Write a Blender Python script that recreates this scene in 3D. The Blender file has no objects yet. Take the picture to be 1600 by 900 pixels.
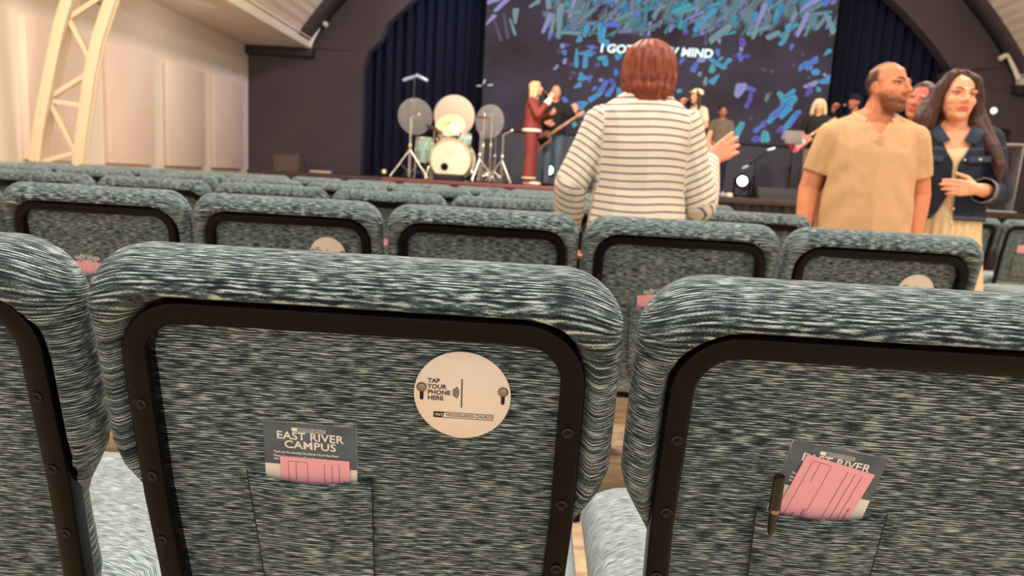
import bpy, bmesh, math, random
import numpy as np
from mathutils import Vector, Matrix, Euler
from math import sin, cos, tan, radians as R, pi, sqrt
random.seed(7)
SC = bpy.context.scene
COL = SC.collection

# ------------------------------------------------------------------ camera
FPX = 1110.0
_psi, _pit, _rol = R(1.75), R(8.6), R(3.26)
CAM = Vector((0, 0, .98))
_f0 = Vector((-sin(_psi), cos(_psi), 0))
CF = (cos(_pit)*_f0 - sin(_pit)*Vector((0, 0, 1))).normalized()
_r0 = Vector((cos(_psi), sin(_psi), 0)); _u0 = _r0.cross(CF)
CR = cos(_rol)*_r0 + sin(_rol)*_u0
CU = -sin(_rol)*_r0 + cos(_rol)*_u0
cd = bpy.data.cameras.new('camera'); cam = bpy.data.objects.new('camera', cd); COL.objects.link(cam)
cam.matrix_world = Matrix(((CR.x, CU.x, -CF.x, CAM.x), (CR.y, CU.y, -CF.y, CAM.y), (CR.z, CU.z, -CF.z, CAM.z), (0, 0, 0, 1)))
cd.sensor_fit = 'HORIZONTAL'; cd.sensor_width = 36; cd.lens = 36*FPX/1600; cd.clip_start = .05; cd.clip_end = 200
cd.dof.use_dof = True; cd.dof.focus_distance = .70; cd.dof.aperture_fstop = 8.0
SC.camera = cam

def ray(x, y): return CF + CR*((x-800)/FPX) - CU*((y-450)/FPX)
def at(x, y, Y):
    d = ray(x, y); return CAM + d*((Y-CAM.y)/d.y)
def px_of(P):
    v = Vector(P)-CAM; d = v.dot(CF)
    return 800+FPX*v.dot(CR)/d, 450-FPX*v.dot(CU)/d

# ------------------------------------------------------------------ world, light, exposure
w = bpy.data.worlds.new('world'); SC.world = w; w.use_nodes = True
bg = w.node_tree.nodes['Background']; bg.inputs[0].default_value = (1.0, .97, .93, 1); bg.inputs[1].default_value = .95
vs = SC.view_settings
vs.view_transform = 'Standard'; vs.look = 'None'; vs.gamma = 1; vs.use_curve_mapping = False; vs.exposure = 0.10

def area(name, loc, target, size, energy, color, size_y=None, spread=None):
    l = bpy.data.lights.new(name, 'AREA'); l.energy = energy; l.color = color; l.size = size
    if size_y: l.shape = 'RECTANGLE'; l.size_y = size_y
    if spread: l.spread = spread
    o = bpy.data.objects.new(name, l); COL.objects.link(o); o.location = loc
    o.rotation_euler = (Vector(target)-Vector(loc)).to_track_quat('-Z', 'Y').to_euler()
    return o
def spot(name, loc, target, energy, color, angle=50, blend=.6, r=.15):
    l = bpy.data.lights.new(name, 'SPOT'); l.energy = energy; l.color = color; l.spot_size = R(angle); l.spot_blend = blend; l.shadow_soft_size = r
    o = bpy.data.objects.new(name, l); COL.objects.link(o); o.location = loc
    o.rotation_euler = (Vector(target)-Vector(loc)).to_track_quat('-Z', 'Y').to_euler()
    return o
WARM = (1.0, .945, .87)
for lx in (-.6, 4.4):
    for ly in (.5, 4.6, 8.6):
        area('house_light', (lx, ly, 5.1), (lx, ly, 0), 1.1, 170, WARM)
area('side_light', (-4.95, 4.2, 2.9), (-5.6, 9.0, 1.4), .6, 85, (1.0, .86, .70))
area('side_light', (-4.6, 10.2, 3.05), (-5.6, 10.6, 1.0), .4, 10, WARM, 2.5)
spot('stage_wash', (0.2, 6.5, 5.2), (.6, 11.6, 1.4), 980, (1.0, .92, .82), 44)
spot('stage_wash', (4.6, 6.5, 5.0), (3.4, 11.6, 1.5), 680, (1.0, .92, .82), 44)
spot('blue_wash', (-.5, 12.4, 5.5), (-2.0, 14.3, 2.8), 90, (.25, .35, 1.0), 70)

spot('wall_glow_fill', (.8, 11.2, 5.6), (-3.4, 13.7, 4.0), 420, (.86, .78, 1.0), 62, .9, .3)  # added unseen spots, here and below, brighten the stage wall like screen glow
spot('wall_glow_fill', (3.4, 11.2, 5.6), (7.6, 13.7, 3.6), 170, (1.0, .90, .84), 62, .9, .3)
for lx, tx in ((-4.25, -3.6), (8.35, 7.7)):
    area('ceiling_fill', (lx, 9.0, 3.55), (tx, 9.0, 5.0), .12, 170, WARM, 7.0)  # added unseen strips aimed up to brighten the vault, no fitting there
# ------------------------------------------------------------------ materials
MATS = {}
def mat(name, color, rough=.7, metal=0, spec=.5, emit=None, estr=1, trans=0, coat=0):
    if name in MATS: return MATS[name]
    m = bpy.data.materials.new(name); m.use_nodes = True
    b = m.node_tree.nodes['Principled BSDF']
    b.inputs['Base Color'].default_value = (*color, 1); b.inputs['Roughness'].default_value = rough
    b.inputs['Metallic'].default_value = metal; b.inputs['Specular IOR Level'].default_value = spec
    if emit: b.inputs['Emission Color'].default_value = (*emit, 1); b.inputs['Emission Strength'].default_value = estr
    if trans: b.inputs['Transmission Weight'].default_value = trans
    if coat: b.inputs['Coat Weight'].default_value = coat
    MATS[name] = m; return m
def S(r, g, b):            # sRGB 0..255 to linear
    f = lambda c: (c/255/12.92) if c/255 <= .04045 else ((c/255+.055)/1.055)**2.4
    return f(r), f(g), f(b)
def nodes(m): return m.node_tree.nodes, m.node_tree.links, m.node_tree.nodes['Principled BSDF']
def noise_mat(name, c0, c1, scale=(1, 1, 1), nscale=10, rough=.75, detail=4, bump=0, bscale=None, ramp=(.35, .65), coord='Object', spec=.3):
    if name in MATS: return MATS[name]
    m = mat(name, c0, rough, spec=spec); N, L, b = nodes(m)
    tc = N.new('ShaderNodeTexCoord'); mp = N.new('ShaderNodeMapping'); mp.inputs['Scale'].default_value = scale
    nz = N.new('ShaderNodeTexNoise'); nz.inputs['Scale'].default_value = nscale; nz.inputs['Detail'].default_value = detail
    rp = N.new('ShaderNodeValToRGB'); rp.color_ramp.elements[0].color = (*c0, 1); rp.color_ramp.elements[1].color = (*c1, 1)
    rp.color_ramp.elements[0].position, rp.color_ramp.elements[1].position = ramp
    L.new(tc.outputs[coord], mp.inputs['Vector']); L.new(mp.outputs[0], nz.inputs['Vector']); L.new(nz.outputs['Fac'], rp.inputs[0]); L.new(rp.outputs[0], b.inputs['Base Color'])
    if bump:
        bp = N.new('ShaderNodeBump'); bp.inputs['Strength'].default_value = bump; bp.inputs['Distance'].default_value = .002
        L.new(nz.outputs['Fac'], bp.inputs['Height']); L.new(bp.outputs[0], b.inputs['Normal'])
    return m
def fabric_mat(name, dark, mid, light):
    m = mat(name, mid, .9, spec=.15); N, L, b = nodes(m)
    b.inputs['Sheen Weight'].default_value = .08; b.inputs['Sheen Roughness'].default_value = .5
    at_ = N.new('ShaderNodeAttribute'); at_.attribute_name = 'weave'; oi = N.new('ShaderNodeObjectInfo')
    cb = N.new('ShaderNodeCombineXYZ'); ml = N.new('ShaderNodeMath'); ml.operation = 'MULTIPLY'; ml.inputs[1].default_value = 9.0; L.new(oi.outputs['Random'], ml.inputs[0]); L.new(ml.outputs[0], cb.inputs[0])
    ad = N.new('ShaderNodeVectorMath'); ad.operation = 'ADD'; L.new(at_.outputs['Vector'], ad.inputs[0]); L.new(cb.outputs[0], ad.inputs[1])
    def nz(sc, s, d=2):
        mp = N.new('ShaderNodeMapping'); mp.inputs['Scale'].default_value = sc
        n = N.new('ShaderNodeTexNoise'); n.inputs['Scale'].default_value = s; n.inputs['Detail'].default_value = d
        L.new(ad.outputs[0], mp.inputs[0]); L.new(mp.outputs[0], n.inputs['Vector']); return n
    a = nz((48, 560, 1), 1, 1.0); c = nz((120, 1300, 1), 1, 1); d = nz((5, 18, 1), 1, 2); e = nz((1100, 1300, 1), 1, 0)
    def mth(op, x, y):
        q = N.new('ShaderNodeMath'); q.operation = op
        for i, v in enumerate((x, y)):
            if hasattr(v, 'links'): L.new(v, q.inputs[i])
            else: q.inputs[i].default_value = v
        return q.outputs[0]
    sp = N.new('ShaderNodeSeparateXYZ'); L.new(at_.outputs['Vector'], sp.inputs[0])
    wv = mth('SINE', mth('ADD', mth('MULTIPLY', sp.outputs['Y'], 2*pi/.0027), mth('MULTIPLY', d.outputs['Fac'], 14.0)), 0)     # woven ribs
    s = mth('ADD', mth('MULTIPLY', a.outputs['Fac'], .56), mth('ADD', mth('MULTIPLY', c.outputs['Fac'], .22), mth('MULTIPLY', wv, .055)))
    s = mth('ADD', s, mth('MULTIPLY', d.outputs['Fac'], .08)); s = mth('ADD', s, mth('MULTIPLY', e.outputs['Fac'], .16))
    rp = N.new('ShaderNodeValToRGB'); cr = rp.color_ramp
    cr.elements[0].position = .425; cr.elements[0].color = (*dark, 1); cr.elements[1].position = .65; cr.elements[1].color = (*light, 1)
    x = cr.elements.new(.525); x.color = (*mid, 1)
    L.new(s, rp.inputs[0]); L.new(rp.outputs[0], b.inputs['Base Color'])
    bp = N.new('ShaderNodeBump'); bp.inputs['Strength'].default_value = .5; bp.inputs['Distance'].default_value = .0015
    L.new(s, bp.inputs['Height']); L.new(bp.outputs[0], b.inputs['Normal'])
    return m
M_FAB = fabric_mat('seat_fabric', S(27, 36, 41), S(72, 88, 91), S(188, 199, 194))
M_SEAT_LIT = fabric_mat('seat_lit_fabric', S(84, 97, 100), S(136, 148, 150), S(198, 207, 205))  # same fabric as the backs, strong light put into its paler colours
M_BLACK = mat('black_metal', S(9, 6, 5), .28, spec=.15)
M_BRONZE = mat('bronze_screw', S(40, 31, 29), .35, .5)
M_CHROME = mat('chrome', S(215, 208, 200), .22, 1)
M_STEEL = mat('steel_screw', S(150, 140, 125), .3, .9)
M_PLATE = mat('white_plastic', S(240, 226, 210), .5)
M_INK = mat('black_ink', S(28, 22, 30), .7)
M_WHITE_INK = mat('white_ink', S(240, 235, 228), .7)
M_PINK = mat('pink_paper', S(243, 172, 182), .8)
M_PAPER = mat('white_paper', S(240, 230, 215), .8)
M_SLATE = noise_mat('slate_print', S(72, 86, 96), S(92, 104, 112), nscale=30, rough=.45)
M_DARKWALL = noise_mat('dark_wall_paint', S(70, 60, 62), S(77, 67, 69), nscale=1.2, rough=.7)
M_CURTAIN = mat('navy_velour', S(30, 33, 50), .95, spec=.1)
M_WALL = noise_mat('warm_wall_paint', S(226, 212, 197), S(231, 217, 202), nscale=.7, rough=.8)
M_PANEL = noise_mat('panel_fabric', S(224, 201, 186), S(228, 206, 191), nscale=2, rough=.9)
M_CREAM = mat('cream_steel_paint', S(212, 190, 158), .55)
M_TRIM = mat('white_trim_paint', S(242, 232, 212), .5)
M_SOFFIT = noise_mat('soffit_paint', S(226, 214, 204), S(232, 220, 210), nscale=.6, rough=.85)
M_STAGE = noise_mat('stage_floor_paint', S(52, 40, 38), S(64, 50, 46), nscale=3, rough=.45)
M_SKIRT = noise_mat('black_stage_skirt', S(30, 26, 26), S(42, 36, 35), nscale=3, rough=.9)
M_LIT_EDGE = mat('red_lit_edge', S(118, 68, 62), .5)  # pink light on the stage edge, put into the colour
M_CARPET = noise_mat('tan_carpet', S(176, 146, 112), S(214, 188, 152), (1, 3.5, 1), 9, .95, 6, .4)

# ------------------------------------------------------------------ mesh helpers
def new_obj(name, bm, m=None, parent=None, smooth=True, auto=None):
    me = bpy.data.meshes.new(name); bm.to_mesh(me); bm.free()
    return link(name, me, m, parent, smooth)
def link(name, me, m=None, parent=None, smooth=True):
    o = bpy.data.objects.new(name, me); COL.objects.link(o)
    if m is not None:
        for mm in (m if isinstance(m, (list, tuple)) else [m]): me.materials.append(mm)
    if parent is not None: o.parent = parent
    if smooth and len(me.polygons):
        me.polygons.foreach_set('use_smooth', [True]*len(me.polygons))
    return o
def sharp(o, ang=35):
    me = o.data; bm = bmesh.new(); bm.from_mesh(me)
    for e in bm.edges:
        if len(e.link_faces) == 2 and e.calc_face_angle(0) > R(ang): e.smooth = False
    bm.to_mesh(me); bm.free(); return o
def tag(o, label, cat, group=None, kind=None):
    o['label'] = label; o['category'] = cat
    if group: o['group'] = group
    if kind: o['kind'] = kind
    return o
def empty(name, loc, rz=0, label=None, cat=None, group=None):
    o = bpy.data.objects.new(name, None); COL.objects.link(o); o.location = loc; o.rotation_euler = (0, 0, rz); o.empty_display_size = .1
    if label: tag(o, label, cat, group)
    return o
def struct(o): o['kind'] = 'structure'; return o
def box(bm, c, s, rot=None, bev=0):
    r = bmesh.ops.create_cube(bm, size=1)
    vs_ = r['verts']
    M = Matrix.Translation(c) @ (rot.to_matrix().to_4x4() if rot else Matrix()) @ Matrix.Diagonal((*s, 1))
    bmesh.ops.transform(bm, matrix=M, verts=vs_)
    if bev:
        es = list({e for v in vs_ for e in v.link_edges})
        bmesh.ops.bevel(bm, geom=es, offset=bev, segments=2, affect='EDGES', profile=.5)
def bxo(name, c, s, m, parent=None, bev=.004, rot=None):
    bm = bmesh.new(); box(bm, c, s, rot, bev); return sharp(new_obj(name, bm, m, parent))
def frames(path, closed=False, up=Vector((0, 0, 1))):
    n = len(path); T = []
    for i in range(n):
        a = path[(i-1) % n] if (closed or i > 0) else path[i]
        b = path[(i+1) % n] if (closed or i < n-1) else path[i]
        T.append((b-a).normalized())
    X = T[0].cross(up)
    if X.length < 1e-3: X = T[0].cross(Vector((1, 0, 0)))
    X.normalize(); out = []
    for t in T:
        X = (X - t*X.dot(t)).normalized(); out.append((t, X, t.cross(X)))
    return out
def sweep(bm, path, prof, closed=False, up=Vector((0, 0, 1)), radii=None):
    """prof: list of (a,b) offsets along X,Y of the frame"""
    path = [Vector(p) for p in path]; fr = frames(path, closed, up); rings = []
    for i, p in enumerate(path):
        k = radii[i] if radii else 1
        rings.append([bm.verts.new(p + fr[i][1]*a*k + fr[i][2]*b*k) for a, b in prof])
    n = len(prof)
    for i in range(len(path) if closed else len(path)-1):
        A, B = rings[i], rings[(i+1) % len(path)]
        for j in range(n): bm.faces.new((A[j], A[(j+1) % n], B[(j+1) % n], B[j]))
    if not closed:
        bm.faces.new(rings[0][::-1]); bm.faces.new(rings[-1])
def circ(r, n=10, sq=1): return [(r*cos(2*pi*i/n), r*sq*sin(2*pi*i/n)) for i in range(n)]
def rrect(w, h, r, k=3):
    out = []
    for cx, cy, a0 in ((w/2-r, h/2-r, 0), (-w/2+r, h/2-r, 90), (-w/2+r, -h/2+r, 180), (w/2-r, -h/2+r, 270)):
        for i in range(k+1):
            a = R(a0+90*i/k); out.append((cx+r*cos(a), cy+r*sin(a)))
    return out
def tube(name, path, r, m, parent=None, n=10, radii=None):
    bm = bmesh.new(); sweep(bm, path, circ(r, n), radii=radii); return sharp(new_obj(name, bm, m, parent), 50)
def add_tube(bm, path, r, n=8): sweep(bm, path, circ(r, n))
def add_lathe(bm, prof, M=Matrix(), n=32, cap=True):
    """prof (r,z) list bottom to top, about Z, then matrix M"""
    rings = [[bm.verts.new(M @ Vector((max(r, 1e-5)*cos(2*pi*i/n), max(r, 1e-5)*sin(2*pi*i/n), z))) for i in range(n)] for r, z in prof]
    for A, B in zip(rings, rings[1:]):
        for i in range(n): bm.faces.new((A[i], A[(i+1) % n], B[(i+1) % n], B[i]))
    if cap: bm.faces.new(rings[0][::-1]); bm.faces.new(rings[-1])
def lathe(name, prof, m, parent=None, M=Matrix(), n=32, ang=40):
    bm = bmesh.new(); add_lathe(bm, prof, M, n); return sharp(new_obj(name, bm, m, parent), ang)
def prism(bm, pts, thick, M=Matrix()):
    """pts 2-D outline in local XY, extruded along +Z by thick"""
    a = [bm.verts.new(M @ Vector((x, y, 0))) for x, y in pts]; b = [bm.verts.new(M @ Vector((x, y, thick))) for x, y in pts]
    n = len(pts); bm.faces.new(a[::-1]); bm.faces.new(b)
    for i in range(n): bm.faces.new((a[i], a[(i+1) % n], b[(i+1) % n], b[i]))
def text_mesh(body, size, bold=0, align='LEFT', spacing=1, line=1):
    c = bpy.data.curves.new('t', 'FONT'); c.body = body; c.size = size; c.offset = bold; c.align_x = align; c.space_character = spacing; c.space_line = line
    c.resolution_u = 3; c.fill_mode = 'BOTH'; c.extrude = .00008
    o = bpy.data.objects.new('t', c); COL.objects.link(o)
    dg = bpy.context.evaluated_depsgraph_get(); me = bpy.data.meshes.new_from_object(o.evaluated_get(dg))
    bpy.data.objects.remove(o); bpy.data.curves.remove(c); return me
def lettering(body, size, m, parent, M, bold=0, align='LEFT', spacing=1, line=1, name='lettering', sx=1):
    me = text_mesh(body, size, bold, align, spacing, line); me.transform(M @ Matrix.Diagonal((sx, 1, 1, 1)))
    me.materials.clear()
    return link(name, me, m, parent, smooth=False)

# ------------------------------------------------------------------ the hall
WX, WY, SOZ = -5.64, 13.7, 3.2           # left wall, stage wall, soffit height
VC, VZ, VR = 2.05, -1.04, 7.79           # barrel vault centre and radius
RX = 2*VC-WX
Y0 = -3.0
struct(bxo('floor', ((WX+RX)/2, (Y0+15)/2, -.05), (RX-WX+.4, 15-Y0, .1), M_CARPET, bev=0))
struct(bxo('wall_left', (WX-.1, (Y0+WY)/2, 1.7), (.2, WY-Y0, 3.4), M_WALL, bev=0))
struct(bxo('wall_right', (RX+.1, (Y0+WY)/2, 1.7), (.2, WY-Y0, 3.4), M_WALL, bev=0))
# stage wall with the arched opening
def arc(r, a0, a1, n): return [(VC+r*cos(R(a0+(a1-a0)*i/n)), VZ+r*sin(R(a0+(a1-a0)*i/n))) for i in range(n+1)]
OPN = [(7.42, .9), (7.45, 2.7), (7.40, 3.02), (7.21, 3.42)] + [p for p in arc(6.95, 36, 143, 34)][1:-2] + [(-3.10, 3.46), (-3.36, 3.20), (-3.46, 2.96), (-3.46, .9)]
OPN = [(x + .012*sin(31*i), z + .012*cos(47*i)) for i, (x, z) in enumerate(OPN)]
bm = bmesh.new()
outer = [(RX, .0), (RX, 3.3)] + arc(VR+.15, 32, 148, 40) + [(WX, 3.3), (WX, 0)]
inner = [(7.42, 0)] + OPN + [(-3.46, 0)]
def strip(bm, A, B, y):
    """faces between two poly-lines parametrised by angle about the vault centre"""
    def ang(p): return math.atan2(p[1]-.5, p[0]-VC)
    def samp(P, t):
        L = [0]
        for a, b in zip(P, P[1:]): L.append(L[-1]+math.hypot(b[0]-a[0], b[1]-a[1]))
        d = t*L[-1]
        for i in range(len(P)-1):
            if d <= L[i+1]+1e-9:
                k = (d-L[i])/max(L[i+1]-L[i], 1e-9); return (P[i][0]+(P[i+1][0]-P[i][0])*k, P[i][1]+(P[i+1][1]-P[i][1])*k)
        return P[-1]
    n = 120
    va = [bm.verts.new((x, y, z)) for x, z in (samp(A, i/n) for i in range(n+1))]
    vb = [bm.verts.new((x, y, z)) for x, z in (samp(B, i/n) for i in range(n+1))]
    for i in range(n): bm.faces.new((va[i], va[i+1], vb[i+1], vb[i]))
strip(bm, outer, inner, WY)
bmesh.ops.recalc_face_normals(bm, faces=bm.faces)
ex = bmesh.ops.extrude_face_region(bm, geom=bm.faces[:])
bmesh.ops.translate(bm, vec=(0, .25, 0), verts=[v for v in ex['geom'] if isinstance(v, bmesh.types.BMVert)])
bmesh.ops.recalc_face_normals(bm, faces=bm.faces)
struct(sharp(new_obj('wall_stage', bm, M_DARKWALL)))
struct(bxo('wall_rear_stage', (VC, 15.1, 3.4), (12.4, .1, 6.8), M_DARKWALL, bev=0))
# vault: ribbed metal deck, ribs along the hall
bm = bmesh.new(); A0, A1 = 33.1, 146.9; NA = 90*6
def vault(bm, y0, y1, off, ribs):
    rows = []
    for i in range(NA+1):
        a = R(A0+(A1-A0)*i/NA); r = VR+off + (.009 if ribs and i % 6 in (1, 2, 3) else 0)
        rows.append([bm.verts.new((VC+r*cos(a), y, VZ+r*sin(a))) for y in (y0, y1)])
    for p, q in zip(rows, rows[1:]): bm.faces.new((p[0], q[0], q[1], p[1]))
M_DECK = mat('white_metal_deck', S(226, 208, 188), .55)
vault(bm, Y0, WY+.02, 0, True)
struct(sharp(new_obj('ceiling', bm, M_DECK), 20))
bm = bmesh.new(); vault(bm, 12.87, WY, -.012, False)
for v in bm.verts:
    if v.co.y < WY-.1: v.co.y = 13.03+.17*(v.co.x-VC)/6.5
bm.verts.ensure_lookup_table()
o = struct(sharp(new_obj('trim_black_arch', bm, M_DARKWALL), 20))
sm = o.modifiers.new('s', 'SOLIDIFY'); sm.thickness = .01
for sx, nm in ((WX, 'left'), (RX, 'right')):
    sg = 1 if nm == 'left' else -1
    xa, xb = sx, VC - sg*6.53
    struct(bxo('ceiling_soffit_'+nm, ((xa+xb)/2, (Y0+WY)/2, SOZ+.06), (abs(xb-xa), WY-Y0, .12), M_SOFFIT, bev=0))
    bm = bmesh.new()
    box(bm, (xb+sg*.03, (Y0+WY-.05)/2, SOZ+.055), (.10, WY-.05-Y0, .15), bev=.012)
    box(bm, (xb+sg*.03, (Y0+WY-.05)/2, SOZ+.16), (.17, WY-.05-Y0, .045), bev=.012)
    struct(sharp(new_obj('trim_gutter_'+nm, bm, M_TRIM)))
    struct(bxo('trim_beam_'+nm, ((xa+xb)/2+sg*.06, WY-.09, SOZ-.08), (abs(xb-xa)+.1, .16, .16), mat('black_beam_paint', S(34, 29, 33), .6)))
    # bent white pipe at the end of the gutter
    pts = [at(x, y, WY-.16) for x, y in ([(483, 72), (488, 60), (498, 41), (501, 36), (505, 35), (511, 40)] if nm == 'left' else [(1592, 124), (1586, 108), (1578, 90), (1575, 87), (1571, 87), (1562, 92)])]
    t = tube('downpipe_'+nm, pts, .045, M_TRIM, n=12); t.name = 'drain_pipe'
    tag(t, 'bent white pipe at the '+nm+' end of the ceiling gutter', 'pipe')
# raised wall panels
PAN = [(7.66, 8.62), (9.13, 10.2), (10.58, 11.75), (12.10, 13.28)]
for i, (a, b) in enumerate(PAN):
    o = bxo('wall_panel', (WX+.04, (a+b)/2, 1.67), (.09, b-a, 1.52), M_PANEL, bev=.006)
    tag(o, ['tan wall panel behind the cream truss, farthest from the stage', 'tan wall panel just right of the cream truss', 'second tan wall panel right of the truss, between two others',
            'narrowest-looking tan wall panel beside the dark stage wall'][i], 'wall panel', 'raised panels on the left wall')
# air vent
v = empty('air_vent', (WX, 8.95, 2.98), 0, 'grey rectangular vent high on the left wall above the truss', 'vent')
M_VENT = mat('vent_grey', S(170, 158, 146), .6)
bxo('vent_frame', (.012, 0, 0), (.024, .34, .24), M_VENT, v)
for k in range(6): bxo('vent_slat', (.03, 0, -.09+.036*k), (.02, .30, .008), M_TRIM, v, bev=0)

# cream lattice truss rib on the left
TY = 7.55
tr = empty('arch_truss', (0, TY, 0), 0, 'cream steel lattice truss rib curving up the left wall', 'truss')
def poly(pxs, extra=True):
    P = [at(x, y, TY) for x, y in pxs]
    P = [Vector((p.x, 0, p.z)) for p in P]
    d = (P[0]-P[1]).normalized(); k = (P[0].z+.0)/max(-d.z, 1e-3)
    P = [P[0]+Vector((d.x*.3, d.z*0, -P[0].z))] + P
    d = (P[-1]-P[-2]).normalized(); P.append(P[-1]+d*(SOZ-.01-P[-1].z)/d.z)
    return P
Q_OUT = poly([(60, 258), (66, 205), (74, 160), (86, 100), (99, 40), (111, 0)])
Q_IN = poly([(124, 258), (129, 215), (136, 165), (143, 115), (155, 60), (173, 5)])
for q, wd, dp in ((Q_OUT, .15, .12), (Q_IN, .085, .12)):
    bm = bmesh.new(); sweep(bm, q, rrect(dp, wd, .008, 2), up=Vector((0, 1, 0)))
    sharp(new_obj('chord', bm, M_CREAM, tr))
    if wd < .1:
        bm = bmesh.new(); sweep(bm, [p+Vector((.055, 0, 0)) for p in q], rrect(.05, .022, .004, 2), up=Vector((0, 1, 0)))
        sharp(new_obj('chord_flange', bm, M_CREAM, tr))
def zp(q, z):
    for a, b in zip(q, q[1:]):
        if a.z <= z <= b.z: return a+(b-a)*((z-a.z)/(b.z-a.z))
for z0, z1 in ((.25, .62), (.88, .62), (.88, 1.02), (1.56, .93), (1.56, 1.86), (1.56-.02, 1.5), (2.42, 1.93), (2.36, 2.72), (2.42+.75, 2.80)):
    a, b = zp(Q_OUT, min(z0, 3.15)), zp(Q_IN, min(z1, 3.15))
    bm = bmesh.new(); sweep(bm, [a, b], rrect(.05, .036, .005, 2), up=Vector((0, 1, 0)))
    sharp(new_obj('lattice_bar', bm, M_CREAM, tr))

# stage platform
SZ, SY = .92, 10.0
SX0 = -4.15
struct(bxo('trim_stage_deck', ((SX0+RX)/2, (SY+15)/2, SZ-.04), (RX-SX0-.02, 15-SY, .08), M_STAGE))
bm = bmesh.new(); n = 700; top = []; bot = []
for i in range(n+1):
    x = SX0+.02+(RX-SX0-.04)*i/n; y = SY+.03+.018*sin(i*.9)+.008*sin(i*.37)
    top.append(bm.verts.new((x, y, SZ-.075))); bot.append(bm.verts.new((x, y-.01, .0)))
for i in range(n): bm.faces.new((bot[i], bot[i+1], top[i+1], top[i]))
struct(new_obj('trim_stage_skirt', bm, M_SKIRT)); struct(bxo('trim_stage_side', (SX0+.02, (SY+WY)/2, (SZ-.08)/2), (.03, WY-SY-.1, SZ-.08), M_SKIRT, bev=0))
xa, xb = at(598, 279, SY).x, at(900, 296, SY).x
struct(bxo('trim_lit_edge', ((xa+xb)/2, SY-.012, SZ-.02), (xb-xa, .03, .05), M_LIT_EDGE))  # added strip, coloured as light reflected along the left stage edge
# curtain behind the opening
bm = bmesh.new(); n = 900; top = []; bot = []
for i in range(n+1):
    x = -3.9+11.9*i/n; y = 14.45+.05*sin(i*.42)+.025*sin(i*.17+1)
    top.append(bm.verts.new((x, y, 6.2))); bot.append(bm.verts.new((x, y, SZ+.01)))
for i in range(n): bm.faces.new((bot[i], bot[i+1], top[i+1], top[i]))
tag(new_obj('stage_curtain', bm, M_CURTAIN), 'navy pleated curtain filling the arched opening behind the stage', 'curtain')

# ------------------------------------------------------------------ chairs
LEAN = R(12); TL = tan(LEAN)
NB = Vector((0, -cos(LEAN), -sin(LEAN)))
ZT, ZB, HW = .902, .44, .259
def bp(u, z, p):                       # point of the leaning back: across, height, protrusion towards the rear
    return Vector((u, (.9-z)*TL, z)) + NB*p
def sstep(a, b, x):
    t = min(1, max(0, (x-a)/(b-a))); return t*t*(3-2*t)
def rr_pts(hw, z0, z1, r, n_c=10, n_s=14, n_t=20):
    """rounded rectangle outline: fixed count, so insets match point for point"""
    out = []
    def side(p, q, n): return [(p[0]+(q[0]-p[0])*i/n, p[1]+(q[1]-p[1])*i/n) for i in range(n)]
    def corner(cx, cz, a0): return [(cx+r*cos(R(a0+90*i/n_c)), cz+r*sin(R(a0+90*i/n_c))) for i in range(n_c)]
    out += side((hw, z0+r), (hw, z1-r), n_s) + corner(hw-r, z1-r, 0) + side((hw-r, z1), (-hw+r, z1), n_t) + corner(-hw+r, z1-r, 90)
    out += side((-hw, z1-r), (-hw, z0+r), n_s) + corner(-hw+r, z0+r, 180) + side((-hw+r, z0), (hw-r, z0), n_t) + corner(hw-r, z0+r, 270)
    return out
FHW, FZT, FR, FW = .2255, .856, .062, .024   # frame: half width, top, corner radius, bar width
def frame_sd(u, z):
    """signed distance outside the arch shaped frame outline (open at the bottom)"""
    qx, qz = abs(u)-(FHW-FR), z-(FZT-FR)
    return math.hypot(max(qx, 0), max(qz, 0)) + min(max(qx, qz), 0) - FR
def wid(z): return 1 - .172*(1-sstep(.590, .700, z))
def weave(me, f):
    at_ = me.attributes.new('weave', 'FLOAT_VECTOR', 'POINT')
    for i, v in enumerate(me.vertices): at_.data[i].vector = f(v.co)
def back_weave(co):
    # unwrap: across/around the sides and up/over the top
    q = co-bp(co.x, co.z, 0); p = q.dot(NB); z = co.z+p*sin(LEAN)
    ws = max(0, (abs(co.x)-.19)/.07)**1.5; wt = max(0, (z-.82)/.08)**1.5
    return (co.x-(1 if co.x > 0 else -1)*p*min(ws, 1)*1.2, z-p*min(wt, 1)*1.1, 0)
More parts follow.
